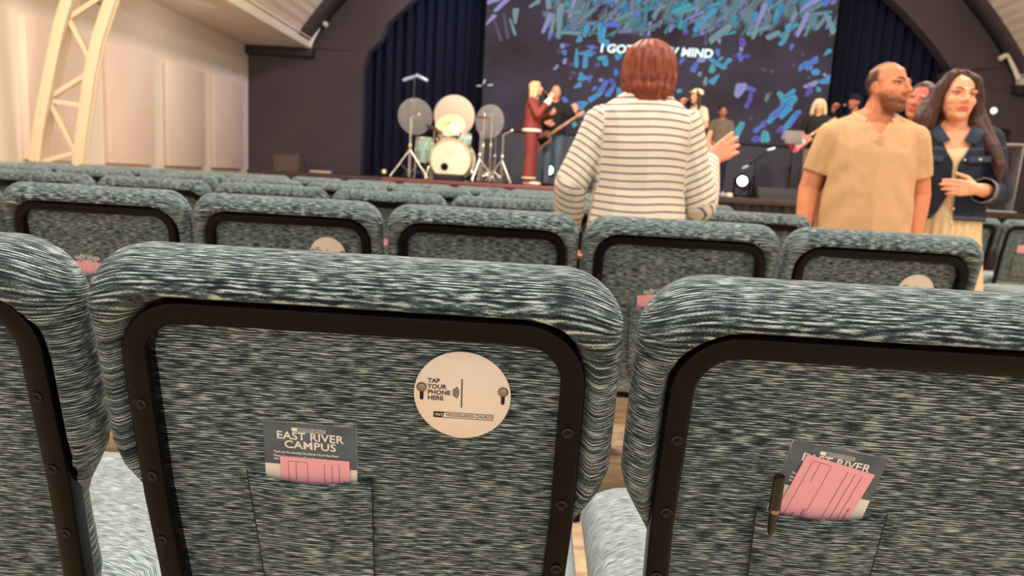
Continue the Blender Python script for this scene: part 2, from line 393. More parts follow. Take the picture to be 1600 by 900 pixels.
def back_mesh():
    bm = bmesh.new(); r0 = .062
    ds = [0, .001, .003, .006, .010, .014, .018, .022, .026, .030, .034, .038, .042, .046, .050, .055, .060, .065, .070, .08, .10, .13, .16, .19, .215]
    def ring(d):
        return rr_pts(HW-d, ZB+d, ZT-d, max(r0-d*.75, .012))
    def prot(d, u, z):
        T = .029 + .015*sstep(.80, .87, z)
        e = T*sqrt(max(0, 1-(1-min(d/(.026+.014*sstep(.80, .87, z)), 1))**2))
        k = sstep(-.004, .012, frame_sd(u, z))
        inn = .004 + .003*sin((z-.45)/.4*pi)
        out = e*(1-.10*sstep(.0, .05, max(0, d-.03)))
        return k*out + (1-k)*min(inn, e)
    rb, rf = [], []
    for d in ds:
        P = ring(d); a = []
        for u, z in P:
            p = prot(d, u*wid(z), z); a.append(bm.verts.new(bp(u*wid(z), z, p)))
        rb.append(a)
    for d in ds[1:]:
        if d not in (.003, .010, .018, .030, .046, .070, .13, .215): continue
        P = ring(d); e = .045*sqrt(max(0, 1-(1-min(d/.05, 1))**2))
        rf.append([bm.verts.new(bp(u*wid(z), z, -e)) for u, z in P])
    n = len(rb[0])
    def join(A, B):
        for i in range(n): bm.faces.new((A[i], A[(i+1) % n], B[(i+1) % n], B[i]))
    for A, B in zip(rb, rb[1:]): join(B, A)
    bm.faces.new(rb[-1][::-1])
    join(rb[0], rf[0])
    for A, B in zip(rf, rf[1:]): join(A, B)
    bm.faces.new(rf[-1])
    bmesh.ops.recalc_face_normals(bm, faces=bm.faces)
    me = bpy.data.meshes.new('backrest'); bm.to_mesh(me); bm.free(); return me
def frame_mesh():
    bm = bmesh.new(); h = FHW-FW/2; zt = FZT-FW/2; r = FR-FW/2; P = []
    P.append((-h+.012, .30)); P.append((-h+.006, .50)); P.append((-h, .64)); P.append((-h, zt-r))
    for i in range(1, 13): a = R(180-90*i/12); P.append((-h+r+r*cos(a), zt-r+r*sin(a)))
    for i in range(1, 8): P.append((-h+r+(2*h-2*r)*i/8, zt))
    for i in range(0, 13): a = R(90-90*i/12); P.append((h-r+r*cos(a), zt-r+r*sin(a)))
    P += [(h, .64), (h-.006, .50), (h-.012, .30)]
    path = [bp(u, z, .015) for u, z in P]
    # profile: X of the frame lies along the normal or in the plane depending on the start; use NB as up
    sweep(bm, path, rrect(FW, .024, .004, 2), up=NB)
    bmesh.ops.recalc_face_normals(bm, faces=bm.faces)
    me = bpy.data.meshes.new('back_frame'); bm.to_mesh(me); bm.free(); return me
def seat_mesh():
    bm = bmesh.new(); n = 28; prof = []
    cx, cy, hw, hd = 0, .335, .252, .215
    def ringp(ins): 
        r = .07
        return [(x, y) for x, y in rr_pts(hw-ins, cy-hd+ins, cy+hd-ins, max(r-ins*.5, .02))]
    rings = []
    for ins, z in ((.012, .385), (.0, .40), (-.004, .425), (.004, .445), (.02, .458), (.05, .466), (.12, .471), (.19, .473)):
        rings.append([bm.verts.new((x, y, z)) for x, y in ringp(ins)])
    m_ = len(rings[0])
    for A, B in zip(rings, rings[1:]):
        for i in range(m_): bm.faces.new((A[i], A[(i+1) % m_], B[(i+1) % m_], B[i]))
    bm.faces.new(rings[0][::-1]); bm.faces.new(rings[-1])
    bmesh.ops.recalc_face_normals(bm, faces=bm.faces)
    me = bpy.data.meshes.new('seat'); bm.to_mesh(me); bm.free(); return me
def bm_to(name, f):
    bm = bmesh.new(); f(bm); bmesh.ops.recalc_face_normals(bm, faces=bm.faces); me = bpy.data.meshes.new(name); bm.to_mesh(me); bm.free(); return me
PK = dict(u0=-.118, u1=.014, zt=.664, zb=.47)
def pocket_fn(bm):
    # slightly bowed fabric pocket lying on the inner panel
    nu, nz = 10, 10; P = .0035
    def pt(i, j, q):
        s, t = i/nu, j/nz
        u = PK['u0']+(PK['u1']-PK['u0'])*s; u += (.012*(1-t) if s < .5 else 0)*(1-2*s if s < .5 else 0)
        z = PK['zb']+(PK['zt']-PK['zb'])*t - .006*sin(pi*s)*t
        p = P + .0095 + .005*sin(pi*s)*t
        return bp(u, z, p if q else P)
    F = [[bm.verts.new(pt(i, j, 1)) for j in range(nz+1)] for i in range(nu+1)]
    B = [[bm.verts.new(pt(i, j, 1)+NB*-.0025) for j in range(nz+1)] for i in range(nu+1)]
    for i in range(nu):
        for j in range(nz):
            bm.faces.new((F[i][j], F[i+1][j], F[i+1][j+1], F[i][j+1])); bm.faces.new((B[i][j+1], B[i+1][j+1], B[i+1][j], B[i][j]))
    for i in range(nu):
        for j in (0, nz): bm.faces.new((F[i][j], B[i][j], B[i+1][j], F[i+1][j]))
    for j in range(nz):
        for i in (0, nu): bm.faces.new((F[i][j], F[i][j+1], B[i][j+1], B[i][j]))
def seam_fn(s):
    def f(bm):
        P = []
        for j in range(11):
            t = j/10; u = PK['u1'] if s else PK['u0']+.012*(1-t)
            P.append(bp(u, PK['zb']+(PK['zt']+.004-PK['zb'])*t, .0128))
        sweep(bm, P, circ(.0007, 6))
    return f
def leg_fn(sx, front):
    def f(bm):
        if front: sweep(bm, [(sx*.215, .52, .40), (sx*.222, .54, .0)], rrect(.024, .024, .004, 2))
        else:
            a = bp(sx*.2075, .30, .015); sweep(bm, [a, (sx*.214, a.y+.01, .15), (sx*.222, a.y-.04, 0)], rrect(.024, .024, .004, 2))
    return f
def seatframe_fn(bm):
    for sx in (-1, 1): box(bm, (sx*.215, .33, .375), (.024, .46, .022), bev=.003)
    box(bm, (0, .55, .375), (.43, .022, .022), bev=.003); box(bm, (0, .15, .375), (.41, .022, .022), bev=.003)
def screw_fn(bm):
    add_lathe(bm, [(.0062, 0), (.0062, .0014), (.0045, .003), (.0042, .0024), (.002, .0012)], n=16)
    for a in (0, 90): box(bm, (0, 0, .0020), (.0052, .0012, .0008), rot=Euler((0, 0, R(a+20))))
ME = {'backrest': back_mesh(), 'back_frame': frame_mesh(), 'seat': seat_mesh(), 'pocket': bm_to('pocket', pocket_fn), 'seat_frame': bm_to('seat_frame', seatframe_fn), 'screw': bm_to('screw', screw_fn)}
SEAMS = [bm_to('seam', seam_fn(i)) for i in (0, 1)]
weave(ME['backrest'], back_weave); weave(ME['pocket'], lambda c: (c.x+.31, c.z+.17, 0)); weave(ME['seat'], lambda c: (c.x, c.y-c.z*1.2+3, 0))
for k in ('backrest', 'back_frame', 'seat', 'pocket'): ME[k].polygons.foreach_set('use_smooth', [True]*len(ME[k].polygons))
LEGS = [bm_to('leg', leg_fn(sx, fr)) for sx in (-1, 1) for fr in (0, 1)]
def inst(name, me, m, parent):
    if not me.materials: me.materials.append(m)
    o = bpy.data.objects.new(name, me); COL.objects.link(o); o.parent = parent; return o
MB = Matrix((( 1, 0, 0, 0), (0, 0, 0, 0), (0, 0, 0, 0), (0, 0, 0, 1)))
def onback(u, z, p=0, rot=0):
    """matrix: local X across (as the camera reads), local Y up the back, local Z towards the rear"""
    X = Vector((1, 0, 0)); Y = Vector((0, -sin(LEAN), cos(LEAN))); Z = NB
    c, s = cos(rot), sin(rot); X2 = X*c+Y*s; Y2 = -X*s+Y*c
    o = bp(u, z, p)
    return Matrix(((X2.x, Y2.x, Z.x, o.x), (X2.y, Y2.y, Z.y, o.y), (X2.z, Y2.z, Z.z, o.z), (0, 0, 0, 1)))
SCREWS = [(.745, 0), (.662, 0), (.582, 0)]
def make_chair(label, group, near):
    c = empty('stacking_chair', (0, 0, 0), 0, label, 'chair', group)
    inst('backrest', ME['backrest'], M_FAB, c); inst('back_frame', ME['back_frame'], M_BLACK, c); inst('seat', ME['seat'], M_SEAT_LIT, c)
    inst('pocket', ME['pocket'], M_FAB, c); inst('seat_frame', ME['seat_frame'], M_BLACK, c)
    for me in LEGS: inst('leg', me, M_BLACK, c)
    if near:
        for me in SEAMS: inst('seam', me, mat('dark_thread', S(24, 28, 32), .9), c)
        for sx in (-1, 1):
            for z, _ in SCREWS:
                s = inst('screw', ME['screw'], M_BRONZE, c); s.matrix_local = onback(sx*(FHW-FW/2-.0015), z, .027)
    return c
def dup(src, loc, rz, label, group):
    c = src.copy(); COL.objects.link(c); c.location = loc; c.rotation_euler = (0, 0, rz); c['label'] = label; c['group'] = group
    for ch in src.children:
        k = ch.copy(); COL.objects.link(k); k.parent = c
    return c
def tag_plate(c, du=.106, z=.768, screws=True):
    """round white notice screwed to the back"""
    M = onback(du, z, .0075)
    bm = bmesh.new(); add_lathe(bm, [(.0475, 0), (.0482, .0004), (.0482, .0016), (.0476, .002)], n=64)
    p = sharp(new_obj('notice_disc', bm, M_PLATE, c)); p['label'] = 'round white notice'; p.matrix_local = M
    Zt = Matrix.Translation((0, 0, .0022))
    lettering('TAP\nYOUR\nPHONE\nHERE', .0068, M_INK, p, Zt @ Matrix.Translation((-.0345, .0130, 0)), bold=.00016, line=.94, sx=1.0)
    bm = bmesh.new()
    for r in (.0048, .0070, .0092):
        pts = [Vector((-.0130+r*cos(R(a)), .0035+r*sin(R(a)), .0023)) for a in range(-42, 43, 7)]
        sweep(bm, pts, [(.0006, .0001), (-.0006, .0001), (-.0006, -.0001), (.0006, -.0001)], up=Vector((0, 0, 1)))
    new_obj('wave_symbol', bm, M_INK, p)
    bm = bmesh.new(); box(bm, (-.0005, .003, .0023), (.0011, .032, .0002)); new_obj('divider_line', bm, M_INK, p)
    bm = bmesh.new()
    prism(bm, [(-.0285, -.0255), (-.0195, -.0255), (-.0170, -.0195), (-.0285, -.0195)], .0002, Matrix.Translation((0, 0, .0021)))
    for a, b, c_, d in ((.0015, -.0195, .060, .0005), (.0015, -.0255, .060, .0005), (.0313, -.0225, .0005, .0062)): box(bm, (a, b, .0023), (c_, d, .0002))
    new_obj('badge', bm, M_INK, p)
    lettering('WC', .0050, M_PLATE, p, Zt @ Matrix.Translation((-.0272, -.0242, .0002)), bold=.00004, sx=1.15)
    lettering('WOODLANDS CHURCH', .0048, M_INK, p, Zt @ Matrix.Translation((-.0158, -.0240, 0)), bold=.00003, sx=.90)
    if screws:
        for sx in (-1, 1):
            bm = bmesh.new(); prism(bm, [(.0019*cos(R(a)), -.009-.002*0+.0019*sin(R(a))) for a in range(180, 361, 20)] + [(.0019, 0), (-.0019, 0)], .0002, Matrix.Translation((sx*.0405, .004, .0020)))
            new_obj('slot', bm, M_INK, p)
            s = lathe('screw', [(.0052, 0), (.0052, .001), (.0042, .0024), (.002, .0032)], M_STEEL, p, Matrix.Translation((sx*.0405, .0075, .002)), 20)
            for a in (15, 105):
                pass
    return p

ROWS = {1: (.66, 1.155, 1, 4), 2: (1.90, 1.18, 0, 6), 3: (3.14, 1.195, 0, 8), 4: (4.38, 1.20, 0, 10), 5: (5.62, 1.235, 0, 12), 6: (6.86, 1.30, 0, 12)}
ORD = ['first', 'second', 'third', 'fourth', 'fifth', 'sixth', 'seventh', 'eighth', 'ninth', 'tenth', 'eleventh', 'twelfth', 'thirteenth']
ROWN = {1: 'nearest row', 2: 'second row', 3: 'third row', 4: 'fourth row', 5: 'fifth row', 6: 'sixth row, by the stage'}
proto = make_chair('x', 'x', True); proto_far = make_chair('x', 'x', False)
used = set(); CH = {}
for r, (Y, end, a, b) in ROWS.items():
    for n in range(a, b):
        x = end-.53*(n+.5)
        if r == 1:
            lab = {1: 'grey-blue padded chair at bottom right with a pen and tilted pink card in its pocket', 2: 'large grey-blue padded chair in front centre with a round notice on its back',
                   3: 'grey-blue padded chair cut off at the left edge of the nearest row'}[n]
        elif r == 2 and n in (0, 3):
            lab = {0: 'grey-blue chair with round white notice, at the right end of the second row', 3: 'grey-blue chair with round white notice right behind the front centre chair'}[n]
        else:
            lab = 'grey-blue padded chair, %s from the aisle in the %s' % (ORD[n], ROWN[r])
        src = proto if r <= 2 else proto_far
        if src in used: c = dup(src, (x, Y, 0), 0, lab, 'chairs of the '+ROWN[r])
        else:
            used.add(src); c = src; c.location = (x, Y, 0); tag(c, lab, 'chair', 'chairs of the '+ROWN[r])
        if r >= 3: c.rotation_euler = (0, 0, R(random.uniform(-.4, .4)))
        CH[r, n] = c
for Y, xs, lb in ((5.45, (3.195, 3.725), ('grey-blue chair across the aisle half hidden by the woman in denim', 'grey-blue chair with a pink card at the right edge beyond the aisle')), (4.45, (3.30,), ('grey-blue chair at the right edge showing only its seat',))):
    for x, l in zip(xs, lb): CH[Y, x] = dup(proto_far, (x, Y, 0), 0, l, 'chairs across the aisle')
tag_plate(CH[1, 2]); tag_plate(CH[2, 0], z=.748); tag_plate(CH[2, 3], z=.754)
bpy.context.view_layer.update()

# cards in the pockets: things of their own
def card(name, label, cat, chair, u, z, w_, h, p, rot, m, group=None):
    """flat card; u,z = its top-left corner on the back, hanging down into the pocket"""
    e = empty(name, (0, 0, 0), 0, label, cat, group)
    e.matrix_world = chair.matrix_world @ onback(u, z, p, rot)
    bm = bmesh.new(); box(bm, (w_/2, -h/2, 0), (w_, h, .0006)); 
    o = new_obj('card', bm, m, e, smooth=False); return e
def brochure(label, chair, u, z, p, rot, full=True):
    e = card('brochure', label, 'brochure', chair, u, z, 0.0975, .085, p, rot, M_PAPER, 'brochures in the chair pockets')
    bm = bmesh.new(); box(bm, (.04875, -.0255, .0006), (.0972, .0508, .0006)); new_obj('printed_panel', bm, M_SLATE, e, smooth=False)
    bm = bmesh.new(); box(bm, (.04875, -.04, -.0009), (.0972, .08, .0006), rot=Euler((0, 0, R(.6)))); new_obj('back_sheet', bm, M_PAPER, e, smooth=False)
    if full:
        T = lambda x, y: Matrix.Translation((x, y, .0011))
        bm = bmesh.new(); box(bm, (.033, -.0075, .001), (.006, .0042, .0002)); 
        for a, b, c_, d in ((.048, -.0056, .034, .0004), (.048, -.0096, .034, .0004), (.0648, -.0076, .0004, .004)): box(bm, (a, b, .001), (c_, d, .0002))
        new_obj('badge', bm, M_WHITE_INK, e, smooth=False)
        lettering('WOODLANDS CHURCH', .0028, M_WHITE_INK, e, T(.0375, -.0086), sx=.9)
        lettering('EAST RIVER', .0128, M_WHITE_INK, e, T(.04875, -.0195), bold=.00022, align='CENTER', sx=1.04, spacing=1.04)
        lettering('CAMPUS', .0128, M_WHITE_INK, e, T(.04875, -.0300), bold=.00022, align='CENTER', sx=1.08, spacing=1.04)
        lettering('Thank you for attending Woodlands Church East River!', .0036, M_WHITE_INK, e, T(.010, -.0368), bold=.00006, sx=.84)
        lettering('Please take a moment to fill out this card and\nstay connected.', .0036, M_WHITE_INK, e, T(.010, -.0418), bold=.00006, sx=.84)
    return e
def pink(label, chair, u, z, p, rot, w_=.073, h=.07, full=True):
    e = card('offering_card', label, 'card', chair, u, z, w_, h, p, rot, M_PINK, 'pink cards in the chair pockets')
    if full:
        bm = bmesh.new()
        for x, l in ((.0465, h-.008), (.0545, h-.008), (.062, h-.008), (.0165, .022)): box(bm, (x, -.006-l/2, .0005), (.0004, l, .0002))
        for a, b, c_, d in ((.0085, -.004-h*.46, .0003, h*.88), (.0285, -.004-h*.46, .0003, h*.88), (.0185, -.005, .02, .0003)): box(bm, (a, b, .0005), (c_, d, .0002))
        new_obj('ruled_line', bm, mat('grey_ink', S(110, 70, 80), .8), e, smooth=False)
        V = lambda x, y: Matrix.Translation((x, y, .0006)) @ Matrix.Rotation(R(90), 4, 'Z')
        lettering('AMOUNT $', .0034, mat('grey_ink', S(110, 70, 80), .8), e, V(.0175, .004-h))
        lettering('CASH      CHECK', .0034, mat('grey_ink', S(110, 70, 80), .8), e, V(.0265, .004-h))
        lettering('visit us online for more ways to give', .0030, mat('grey_ink', S(110, 70, 80), .8), e, V(.068, .001-h))
    return e
A = CH[1, 2]; B = CH[1, 1]
brochure('slate and white brochure upright in the front centre chair pocket', A, -.099, .7245, .0070, R(-1.3))
pink('pink card standing upright in the front centre chair pocket', A, -.083, .6845, .0090, R(-.6))
brochure('slate brochure leaning in the right front chair pocket, in front of another', B, -.093, .742, .0070, R(-8))
brochure('slate brochure mostly hidden behind another in the right front chair pocket', B, -.088, .749, .0052, R(-12))
pink('pink card tilted steeply in the right front chair pocket', B, -.077, .729, .0090, R(-15), .073, .09)
pen = empty('pen', (0, 0, 0), 0, 'black capped pen clipped to the right front chair pocket', 'pen')
pen.matrix_world = B.matrix_world @ onback(-.1065, .713, .026, R(2)) @ Matrix.Diagonal((1.2, 1.3, 1.2, 1))
lathe('cap', [(.0034, -.029), (.0046, -.0285), (.0046, -.002), (.0040, 0)], mat('pen_black', S(20, 16, 16), .3), pen, Matrix.Rotation(R(-90), 4, 'X') @ Matrix.Translation((0, 0, 0)) @ Matrix.Rotation(R(0), 4, 'X'), 20)
lathe('ring', [(.0047, -.0325), (.0048, -.032), (.0048, -.0295), (.0047, -.029)], M_STEEL, pen, Matrix.Rotation(R(-90), 4, 'X'), 20)
lathe('barrel', [(.0012, -.055), (.0030, -.050), (.0036, -.0325)], mat('pen_black', S(20, 16, 16), .3), pen, Matrix.Rotation(R(-90), 4, 'X'), 20)
bxo('clip', (-.004, -.016, .003), (.002, .030, .0015), mat('pen_black', S(20, 16, 16), .3), pen, bev=.0004)
for key, n in (((2, 4), 'the left second row chair'), ((2, 1), 'the second row chair seen right of the centre')):
    c = CH[key]
    brochure('slate brochure in the pocket of '+n, c, -.097, .716, .0070, R(-1.3))
    pink('pink card in the pocket of '+n, c, -.083 if key[1] == 4 else -.100, .690, .0090, R(-2 if key[1] == 4 else 5), .073, .07)
pink('pink card in a chair pocket across the aisle at the right', CH[5.45, 3.725], -.105, .715, .0090, R(3), .09)
pink('pink card sliver in a third row chair pocket, seen between two second row chairs', CH[3, 3], -.083, .690, .0090, R(-2))

# ------------------------------------------------------------------ people
def attr_mat(name, rough=.6, bump=0, bscale=60, sheen=0):
    m = mat(name, (.5, .5, .5), rough, spec=.3); N, L, b = nodes(m)
    a = N.new('ShaderNodeAttribute'); a.attribute_name = 'Col'; L.new(a.outputs['Color'], b.inputs['Base Color'])
    if bump:
        tc = N.new('ShaderNodeTexCoord'); nz = N.new('ShaderNodeTexNoise'); nz.inputs['Scale'].default_value = bscale; nz.inputs['Detail'].default_value = 3
        bp_ = N.new('ShaderNodeBump'); bp_.inputs['Strength'].default_value = bump; bp_.inputs['Distance'].default_value = .01
        L.new(tc.outputs['Object'], nz.inputs['Vector']); L.new(nz.outputs['Fac'], bp_.inputs['Height']); L.new(bp_.outputs[0], b.inputs['Normal'])
    b.inputs['Sheen Weight'].default_value = sheen
    return m
M_SKIN = attr_mat('skin', .5)
MS = M_SKIN.node_tree.nodes['Principled BSDF']; MS.inputs['Subsurface Weight'].default_value = .06; MS.inputs['Subsurface Radius'].default_value = (.012, .005, .003); MS.inputs['Subsurface Scale'].default_value = .5
def cloth(name, c, bump=.25, bscale=14, rough=.85, var=.0):
    if name in MATS: return MATS[name]
    c2 = tuple(x*(1-var) for x in c)
    m = noise_mat(name, c2, c, nscale=160, rough=rough, detail=2); N, L, b = nodes(m)
    tc = N.new('ShaderNodeTexCoord'); mp = N.new('ShaderNodeMapping'); mp.inputs['Scale'].default_value = (1, 1, .55); nz = N.new('ShaderNodeTexNoise'); nz.inputs['Scale'].default_value = bscale; nz.inputs['Detail'].default_value = 2; nz.inputs['Distortion'].default_value = .6
    bp_ = N.new('ShaderNodeBump'); bp_.inputs['Strength'].default_value = bump; bp_.inputs['Distance'].default_value = .025
    L.new(tc.outputs['Object'], mp.inputs[0]); L.new(mp.outputs[0], nz.inputs['Vector']); L.new(nz.outputs['Fac'], bp_.inputs['Height']); L.new(bp_.outputs[0], b.inputs['Normal'])
    return m
def hair_mat(name, c0, c1):
    m = noise_mat(name, c0, c1, (70, 70, 7), 1.6, .5, 3, .5, ramp=(.3, .72), spec=.4); return m

class Fig:
    """closed blobs that are fused into one continuous surface"""
    def __init__(s): s.bm = bmesh.new()
    def hull(s, *es, sub=2):
        tmp = bmesh.new()
        for e in es:
            c, r = Vector(e[0]), e[1]; q = e[2].to_matrix() if len(e) > 2 else Matrix.Identity(3)
            if not hasattr(r, '__len__'): r = (r, r, r)
            M = Matrix.Translation(c) @ q.to_4x4() @ Matrix.Diagonal((*r, 1))
            bmesh.ops.create_icosphere(tmp, subdivisions=sub, radius=1, matrix=M)
        if len(es) > 1:
            h = bmesh.ops.convex_hull(tmp, input=tmp.verts)
            keep = {g for g in h['geom'] if isinstance(g, bmesh.types.BMVert)}
            bmesh.ops.delete(tmp, geom=[v for v in tmp.verts if v not in keep], context='VERTS')
            inner = [f for f in tmp.faces if f not in set(h['geom'])]
            if inner: bmesh.ops.delete(tmp, geom=inner, context='FACES_ONLY')
        me = bpy.data.meshes.new('t'); tmp.to_mesh(me); tmp.free(); s.bm.from_mesh(me); bpy.data.meshes.remove(me)
    def cap(s, a, b, ra, rb): s.hull((a, ra), (b, rb))
    def chain(s, pts, rs):
        for i in range(len(pts)-1): s.cap(pts[i], pts[i+1], rs[i], rs[i+1])
    def loft(s, es):
        for a, b in zip(es, es[1:]): s.hull(a, b)
    def mesh(s, name, vox, smooth=2, fac=.5):
        me = bpy.data.meshes.new(name); s.bm.to_mesh(me); s.bm.free()
        o = bpy.data.objects.new(name, me); COL.objects.link(o)
        r = o.modifiers.new('r', 'REMESH'); r.mode = 'VOXEL'; r.voxel_size = vox
        if smooth: q = o.modifiers.new('s', 'SMOOTH'); q.iterations = smooth; q.factor = fac
        dg = bpy.context.evaluated_depsgraph_get(); out = bpy.data.meshes.new_from_object(o.evaluated_get(dg))
        bpy.data.objects.remove(o); bpy.data.meshes.remove(me); out.name = name
        out.polygons.foreach_set('use_smooth', [True]*len(out.polygons)); return out
def coords(me):
    a = np.empty(len(me.vertices)*3, 'f'); me.vertices.foreach_get('co', a); return a.reshape(-1, 3)
def set_coords(me, a): me.vertices.foreach_set('co', a.astype('f').ravel()); me.update()
def set_col(me, c, name='Col'):
    at_ = me.color_attributes.new(name, 'FLOAT_COLOR', 'POINT'); d = np.ones((len(c), 4), 'f'); d[:, :3] = c; at_.data.foreach_set('color', d.ravel())
def cull(me, bad):
    """drop the vertices where bad is true"""
    bm = bmesh.new(); bm.from_mesh(me); bm.verts.ensure_lookup_table()
    bmesh.ops.delete(bm, geom=[bm.verts[i] for i in np.nonzero(bad)[0]], context='VERTS')
    be = [e for e in bm.edges if len(e.link_faces) == 1]; nb = {}
    for e in be:
        a, b = e.verts; nb.setdefault(a, []).append(b); nb.setdefault(b, []).append(a)
    for _ in range(8):                                     # even out the cut hem
        new = {v: v.co*.5 + sum((n.co for n in l), Vector())/len(l)*.5 for v, l in nb.items()}
        for v, c in new.items(): v.co = c
    bm.to_mesh(me); bm.free(); return me
def thick(o, t=.004, off=-1):
    m = o.modifiers.new('t', 'SOLIDIFY'); m.thickness = t; m.offset = off; return o
def hand(f, W, d, pn, thumb_side, curl=.5, k=1.0, spread=.06, thumb_out=.7):
    """W wrist, d finger direction, pn palm normal, thumb_side +1/-1 along d x pn; curl bends towards the palm"""
    W = Vector(W); d = Vector(d).normalized(); pn = Vector(pn); pn = (pn-d*pn.dot(d)).normalized(); x = d.cross(pn)*thumb_side
    f.hull((W, .024*k), (W+d*.03*k+x*.012*k, .022*k), (W+d*.03*k-x*.014*k, .020*k))
    f.hull((W+d*.03*k+x*.016*k, .017*k), (W+d*.03*k-x*.018*k, .015*k), (W+d*.085*k+x*.030*k, .0115*k), (W+d*.078*k-x*.032*k, .0105*k))
    for j, (o, L) in enumerate(((.030, .074), (.010, .082), (-.011, .076), (-.031, .060))):
        p = W+d*(.086-.003*abs(j-1))*k+x*o*k; a = curl*(1+.12*j); dd = (d+x*spread*(1.4-j)).normalized(); r = (.0092, .0095, .009, .0078)[j]*k
        pts = [p]; ang = a*.55
        for frac in (.45, .32, .25):
            p = p+(dd*cos(ang)+pn*sin(ang))*L*frac*k; pts.append(p); ang += a
        f.chain(pts, [r*1.05, r, r*.93, r*.82])
    b = W+d*.022*k+x*.022*k+pn*.006*k; t1 = (d*.55+x*thumb_out+pn*.35).normalized(); p1 = b+t1*.042*k; t2 = (d*.85+x*thumb_out*.45+pn*.35).normalized()
    f.chain([b, p1, p1+t2*.030*k, p1+t2*.052*k], [.0165*k, .0118*k, .0105*k, .0088*k])
def add_head(f, Hm, fat=1.0, nose=1.0, ears=True):
    """Hm: head matrix (local +Y is the face)"""
    q = Hm.to_quaternion().to_euler(); k = Hm.to_scale()[0]
    P = lambda x, y, z: Hm @ Vector((x, y, z))
    E = lambda x, y, z, a, b, c: (P(x, y, z), (a*k, b*k, c*k), q)
    f.hull(E(0, -.014, .034, .075, .093, .088)); f.hull(E(0, .026, -.018, .066*fat, .066, .086), E(0, -.01, .03, .068, .072, .07))
    f.hull(E(0, .030, -.072, .050*fat, .048, .034), E(0, .01, -.03, .063*fat, .06, .04)); f.hull(E(0, .066, -.090, .022*fat, .020, .019), E(0, .045, -.08, .036*fat, .03, .026))
    f.hull(E(0, .086, .020, .0085, .009, .009), E(0, .105*nose, -.022, .0115, .012, .0105))
    for s in (-1, 1):
        f.hull(E(s*.013, .091, -.026, .0095, .011, .009))
        f.hull(E(s*.046, .068, .024, .012, .010, .008), E(s*.012, .085, .027, .012, .009, .008))
        f.hull(E(s*.038*fat, .054, -.020, .024, .024, .026))
        f.hull(E(s*.017, .080, -.054, .008, .008, .0075), E(0, .0865, -.050, .008, .0085, .005)); f.hull(E(s*.015, .079, -.061, .008, .008, .006), E(0, .084, -.062, .010, .009, .0065))
        if ears: f.hull(E(s*.078*fat**.3, -.008, .008, .008, .018, .020), E(s*.074*fat**.3, .0, -.028, .006, .010, .010))
def head_local(co, Hm): 
    Mi = np.array(Hm.inverted()); return co @ Mi[:3, :3].T + Mi[:3, 3]
def carve_face(co, Hm):
    """eye sockets and mouth line"""
    l = head_local(co, Hm); d = np.zeros(len(co)); fr = l[:, 1] > .03
    for s in (-1, 1): d += .0075*np.exp(-(((l[:, 0]-s*.033)/.017)**2+((l[:, 2]-.006)/.011)**2))*fr
    d += .003*np.exp(-((l[:, 0]/.022)**2+((l[:, 2]+.0565)/.003)**2))*fr
    n = np.array((Hm.to_3x3() @ Vector((0, 1, 0))).normalized())
    return co - d[:, None]*n*Hm.to_scale()[0]
def skin_cols(co, Hm, skin, lips, beard=None, hairc=None, hairfn=None):
    l = head_local(co, Hm); x, y, z = l[:, 0], l[:, 1], l[:, 2]
    c = np.tile(np.array(skin), (len(co), 1)); inhead = (z > -.13) & (np.abs(x) < .12) & (np.abs(y) < .16) & (z < .16)
    def mix(m, col):
        m = np.clip(m, 0, 1)[:, None]*inhead[:, None]; return c*(1-m)+np.array(col)*m
    warm = np.array(skin)*np.array((1.0, .82, .78))
    for s in (-1, 1): c = mix(.35*np.exp(-(((x-s*.042)/.022)**2+((z+.02)/.02)**2))*(y > .02), warm)
    c = mix(.9*np.exp(-((x/.024)**4+((z+.057)/.0105)**4))*(y > .068), lips)
    if beard is not None:
        m = np.clip((-.036-z)/.02+np.clip((.055-y)/.03, 0, .8)*((z < -.02)*1), 0, 1)*(y > .0)*(z > -.118-.0*x)
        m *= 1-.95*np.exp(-((x/.021)**4+((z+.057)/.009)**4)); m *= np.clip((y-.0)/.012, 0, 1)
        m = np.maximum(m*.72, .85*np.exp(-((x/.024)**4+((z+.086)/.022)**4))*(y > .05)); m = np.maximum(m, .6*np.exp(-((x/.026)**4+((z+.0415)/.006)**2))*(y > .07))
        c = mix(m, beard)
    if hairfn is not None: c = mix(hairfn(x, y, z), hairc)
    return c
